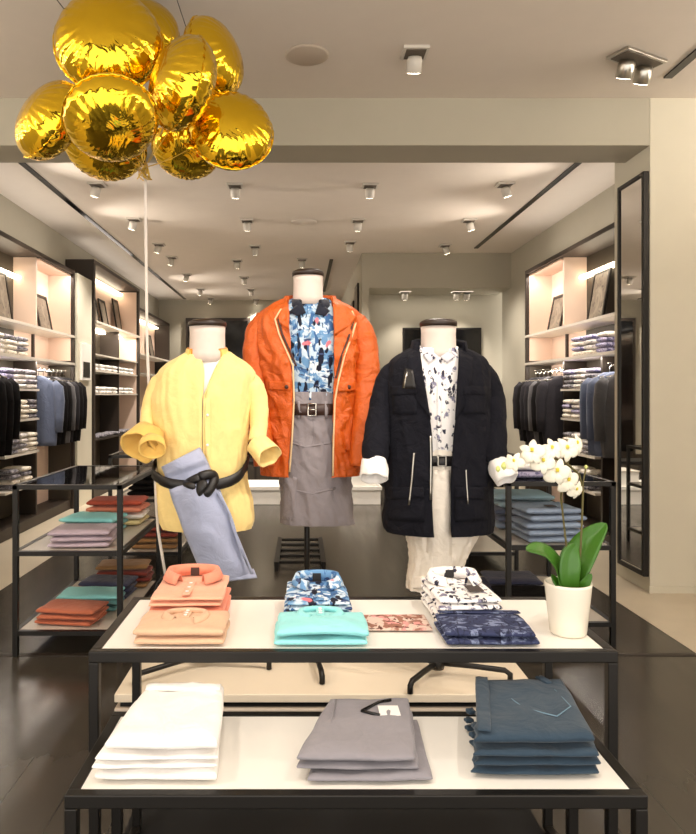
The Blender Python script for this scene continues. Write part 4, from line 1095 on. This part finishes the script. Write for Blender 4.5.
FL = [(514,462,-.075,.026,(-.5,-.8,.1),.2),(532,452,-.065,.034,(-.3,-.9,.2),.5),(543,462,-.06,.033,(-.1,-1,.1),.1),(552,449,-.05,.03,(.1,-.9,.3),.7),
      (567,449,-.035,.034,(.1,-1,.1),.0),(577,444,-.02,.028,(.5,-.8,.2),.4),(557,472,-.05,.036,(-.1,-1,-.05),.3),(568,481,-.03,.034,(.2,-1,-.1),.6),(576,490,-.01,.026,(.4,-.9,-.2),.1)]
for i, (px, py, dy, r, nrm, sp) in enumerate(FL):
    c = P(px, py, dy-.02); mb, nn, a, b = flower(c, r*1.08, nrm, sp, i)
    f = obj('flower', mb, M_petal, t, False, solid=.0015)
    lip = MB().slab(r*.26, r*.34, r*.2, 0, nx=6, ny=6, amp=.003)
    R = Matrix((a, -b, nn)).transposed()
    lip.v = [c + R @ (v+Vector((0, r*.18, r*.02))) for v in lip.v]
    obj('lip', lip, M_lip, f, False)
for px, py, r in ((504,466,.009),(498,469,.007),(510,460,.008),(586,467,.005)):
    c = P(px, py, -.075 if px < 550 else -.005); obj('bud', MB().lathe([(.001,-r*1.3),(r*.8,-r*.6),(r,0),(r*.7,r*.8),(.001,r*1.3)], 12, c), plain('orchid bud', (206,212,130), .6), t, False)

# ================================================================== BALLOONS
def balloon(px, py, rpx, Y, tilt, label, spin=0, thick=.62, squash=1.0, tail=True):
    c = W(px, py, Y); r = rpx*Y/F
    t = thing('gold_foil_balloon', label, 'balloon', c, 'gold foil balloons')
    M = Vector(tilt).normalized().to_track_quat('Z', 'Y').to_matrix()    # local +Z is the face of the balloon
    rs = []; n = 96
    prof = [math.sin(i/22*PI/2) for i in range(23)]
    for side in (1, -1):
        for i, q in enumerate(prof if side > 0 else reversed(prof[:-1])):
            rr = max(q, .002); ring = []
            for j in range(n):
                a = 2*PI*j/n
                w = max(0, (q-.35)/.65)**1.5
                cr = math.cos(a*26+side*.6+2*noise.noise(Vector((math.cos(a)*2, math.sin(a)*2, px*.1))))
                wr = .034*w*cr*(1-.5*(q > .985))
                zz = thick*(max(0, 1-rr**2.1)**.52)
                ring.append(M @ Vector((r*rr*math.cos(a)*squash*(1-.012*w*cr), r*rr*math.sin(a)*(1-.012*w*cr), side*r*(zz+wr*(q < .999)))))
            rs.append(ring)
    obj('foil_body', MB().rings(rs, True, True, True), M_gold, t, False)
    # flat sealed seam around the rim, and the filling neck
    sm = []
    for k in (.99, 1.035):
        sm.append([M @ Vector((r*k*math.cos(2*PI*j/n)*squash, r*k*math.sin(2*PI*j/n), .004*math.sin(j*1.9))) for j in range(n)])
    obj('seam', MB().rings(sm), M_gold, t, False, solid=.002)
    if tail:
        kn = W(145, 166, 3.4)-Vector(c); d = (M.inverted() @ kn); d.z = 0; d.normalize()
        a = M @ (d*r*1.0); b = M @ (d*r*1.2); s_ = (M @ d.cross(Vector((0,0,1))))*.022
        obj('neck', MB().grid([[a-s_*1.4, a, a+s_*1.4], [(a+b)/2-s_*.6, (a+b)/2, (a+b)/2+s_*.6], [b-s_*1.2, b+Vector((0,.004,0)), b+s_*1.2]]), M_gold, t, False, solid=.002)
    return t, c, r
BL = [
 (109,43,53,3.45,(.1,-1,.12),'largest gold foil balloon at the upper left of the bunch'),
 (141,26,38,3.88,(.3,-.7,.6),'gold foil balloon half hidden behind the largest one, at the top of the bunch'),
 (214,57,39,3.62,(.88,-.42,.25),'narrow gold foil balloon at the upper right of the bunch'),
 (182,84,47,3.25,(-.8,-.55,.2),'upright gold foil balloon in the middle of the bunch'),
 (231,131,42,3.50,(.2,-.95,.25),'round gold foil balloon at the far right of the bunch'),
 (111,119,46,2.95,(.25,-.55,-.8),'gold foil balloon facing forward at the lower middle of the bunch'),
 (50,121,43,3.25,(-.6,-.6,.4),'gold foil balloon at the far left of the bunch'),
 (105,146,40,3.55,(0,-.5,-.85),'gold foil balloon showing at the bottom behind the forward facing one'),
 (187,150,34,3.85,(0,-.5,-.85),'gold foil balloon low at the back of the bunch beside the ribbon'),
]
BC = []
for px, py, r, Y, tl, lab in BL:
    t, c, rr = balloon(px, py, r, Y, tl, lab); BC.append((t, c, rr))
kn = W(145, 168, 3.4)
rb = []
for px, py in ((145,168),(145.5,200),(146,250),(146.5,300),(147,340),(149,390),(152,440),(155,470),(156,500),(158,530),(162,555),(165.5,576)): rb.append(W(px, py, 3.42))
mb = MB()
rows = [[p+Vector((-.007,0,0)), p+Vector((.007,.002,0))] for p in rb]
o = obj('balloon_ribbon', mb.grid(rows), M_ribbon, None, True, solid=.0015)
prop(o, 'long white ribbon hanging from the gold balloons down to the black bag', 'ribbon')
M_gstring = plain('gold string', (222,184,80), .35, .6)
for t_, c, rr in BC:
    e = c + (kn-c).normalized()*rr*.9
    obj('string', MB().tube([e+(kn-e)*.12, (e+kn)/2+Vector((.0,0,-.01)), kn+(e-kn)*.06], .0018, 5), M_gstring, t_)
mb = MB()
for k in range(5):
    pts = [kn+Vector((.03*math.cos(a*1.7+k*1.5)*(a/5), .02*math.sin(a*2+k), .02-.012*a+.02*math.sin(a*3+k))) for a in [i*.5 for i in range(12)]]
    mb.tube(pts, .003, 5)
obj('knot_curls', mb, M_gstring, o)
for i, (px0, py0, px1, py1, Y, bi) in enumerate(((57,0,68,14,3.4,0),(177,0,187,30,3.6,1))):
    a = W(px1, py1, Y); b = W(px0, py0, Y); d = (b-a); k = (CZ-a.z)/d.z
    pts = [a+d*k*f/4 for f in range(5)]
    prop(obj('suspension_wire', MB().tube(pts, .0022, 6), M_black, None, True), ('left' if i == 0 else 'right')+' thin dark wire rising from the balloons to the ceiling', 'wire', 'thin wires above the balloons')
# little black bag weighting the ribbon
bx = W(163, 600, 3.42)
t = thing('paper_bag', 'small black paper bag on the cream platform holding the ribbon down', 'bag', (bx.x, 3.42, PZ+.001))
bw = MB(); rs = []
for z, k in ((0,1),(.22,1.0),(.27,.97)):
    rs.append([Vector((sx*.06*k, sy*.035*k, z)) for sx, sy in ((-1,-1),(1,-1),(1,1),(-1,1))])
obj('bag_body', bw.rings(rs, True, True, False), M_leather, t, False, smooth=False, solid=.002)
for sy in (-1, 1):
    obj('handle', MB().tube([(-.03,sy*.034,.25),(-.028,sy*.03,.32),(0,sy*.01,.36),(.028,sy*.03,.32),(.03,sy*.034,.25)], .004, 8), M_leather, t, False)

# ================================================================== LIGHT
wd = bpy.data.worlds.new('open front fill'); sc.world = wd; wd.use_nodes = True  # warm ambient fill entering through the open front
bg = wd.node_tree.nodes['Background']; bg.inputs['Color'].default_value = (1, .93, .84, 1); bg.inputs['Strength'].default_value = WORLD
def spot(p, e, aim, size=1.3, blend=.7, r=.05, col=(1,.9,.79)):
    d = bpy.data.lights.new('spot_lamp', 'SPOT'); d.energy = e; d.spot_size = size; d.spot_blend = blend; d.shadow_soft_size = r; d.color = col
    o = bpy.data.objects.new('spot_lamp', d); COL.objects.link(o); o.location = p
    o.rotation_euler = (Vector(aim)-Vector(p)).to_track_quat('-Z', 'Y').to_euler(); return o
for i, (p, k) in enumerate(SPOTS):
    p = Vector(p); q = p+Vector((0,0,-.18))
    if p.y < 6 : continue
    ax = p.x + (-1.2 if k == 1 else 1.2 if k == 2 else 0)
    spot(q, E_REAR*(.3 if 11.4 < p.y < 11.6 and p.z < 3.3 else 1), (ax, p.y+.3, .4), 1.7, .8)
# front room lamps over the tables (their fittings sit above the picture)
FRONT = [((-1.5,1.2),(-.25,1.85,.6)), ((-.1,.7),(.15,1.9,.6)), ((1.5,1.2),(.6,2.0,.8)), ((1.6,2.2),(.55,3.0,1.2)), ((1.1,1.6),(-.45,3.1,1.3)), ((.25,1.9),(.03,3.4,1.5)), ((-1.7,2.6),(-1.4,4.4,.5)), ((1.9,2.8),(1.5,4.5,.6))]
for i, ((x, y), aim) in enumerate(FRONT):
    spot((x, y, CZ-.18), E_FRONT*(1.0 if i < 3 else 1.3), aim, .75, .7, .04)
p = (.81, 4.63, CZ-.18); spot(p, E_FRONT, (.6, 3.4, 1.2), .9)
def area(name, p, sx, sy, e, rot, col=(1,.9,.79)):
    d = bpy.data.lights.new(name, 'AREA'); d.shape = 'RECTANGLE'; d.size = sx; d.size_y = sy; d.energy = e; d.color = col
    o = bpy.data.objects.new(name, d); COL.objects.link(o); o.location = p; o.rotation_euler = rot
# added unseen lamps on top of the wall units, brightening the ceiling
for sx in (-1, 1):
    area('added_ceiling_wash', (sx*3.1, 7.8, 3.16), .2, 2.9, E_FILL, (PI, -sx*.42, 0))
area('added_ceiling_wash', (-3.1, 14.4, 3.15), .2, 3, E_FILL, (PI, .42, 0)); area('added_ceiling_wash', (-3.1, 11.4, 3.45), .2, 2.8, E_FILL*.4, (PI, .42, 0))
for sx in (-1, 1):
    for y in ((6.9, 8.6) if sx > 0 else (6.9, 8.6, 13.5, 15.2)):
        o = spot((sx*3.17, y, 3.2), E_UP, (-sx*.4, y, 3.78), 1.2, 1.0, .03)  # added uplight hidden on the unit top, evens out the ceiling brightness
    area('added_front_wash', (sx*4.45, 2.2, 3.2), .2, 5.5, E_FRONT_FILL, (PI, -sx*.45, 0))  # added side uplight, out of view, brightens the front ceiling
area('added_shelf_light', (-3.0, 8.7, 3.05), .05, 1.0, E_SHELF*.35, (0, .5, 0)); area('added_shelf_light', (3.0, 8.7, 3.05), .05, 1.0, E_SHELF*.35, (0, -.5, 0))
for sx in (-1, 1):
    area('added_shelf_light', (sx*3.0, 7.75, 1.885), .03, 2.8, E_SHELF, (0, -sx*.35, 0)); area('added_shelf_light', (sx*3.0, 7.75, 2.245), .03, 2.8, E_SHELF*.5, (0, -sx*.35, 0))  # lamps added under the shelves to brighten the folded shirts
area('added_shelf_light', (-2.99, 11.4, 2.5), .03, 2.5, E_SHELF, (0, .35, 0))
area('recess_tube', (2.2, 11.5, 3.19), 1.8, .2, E_FILL*.6, (0, 0, 0))
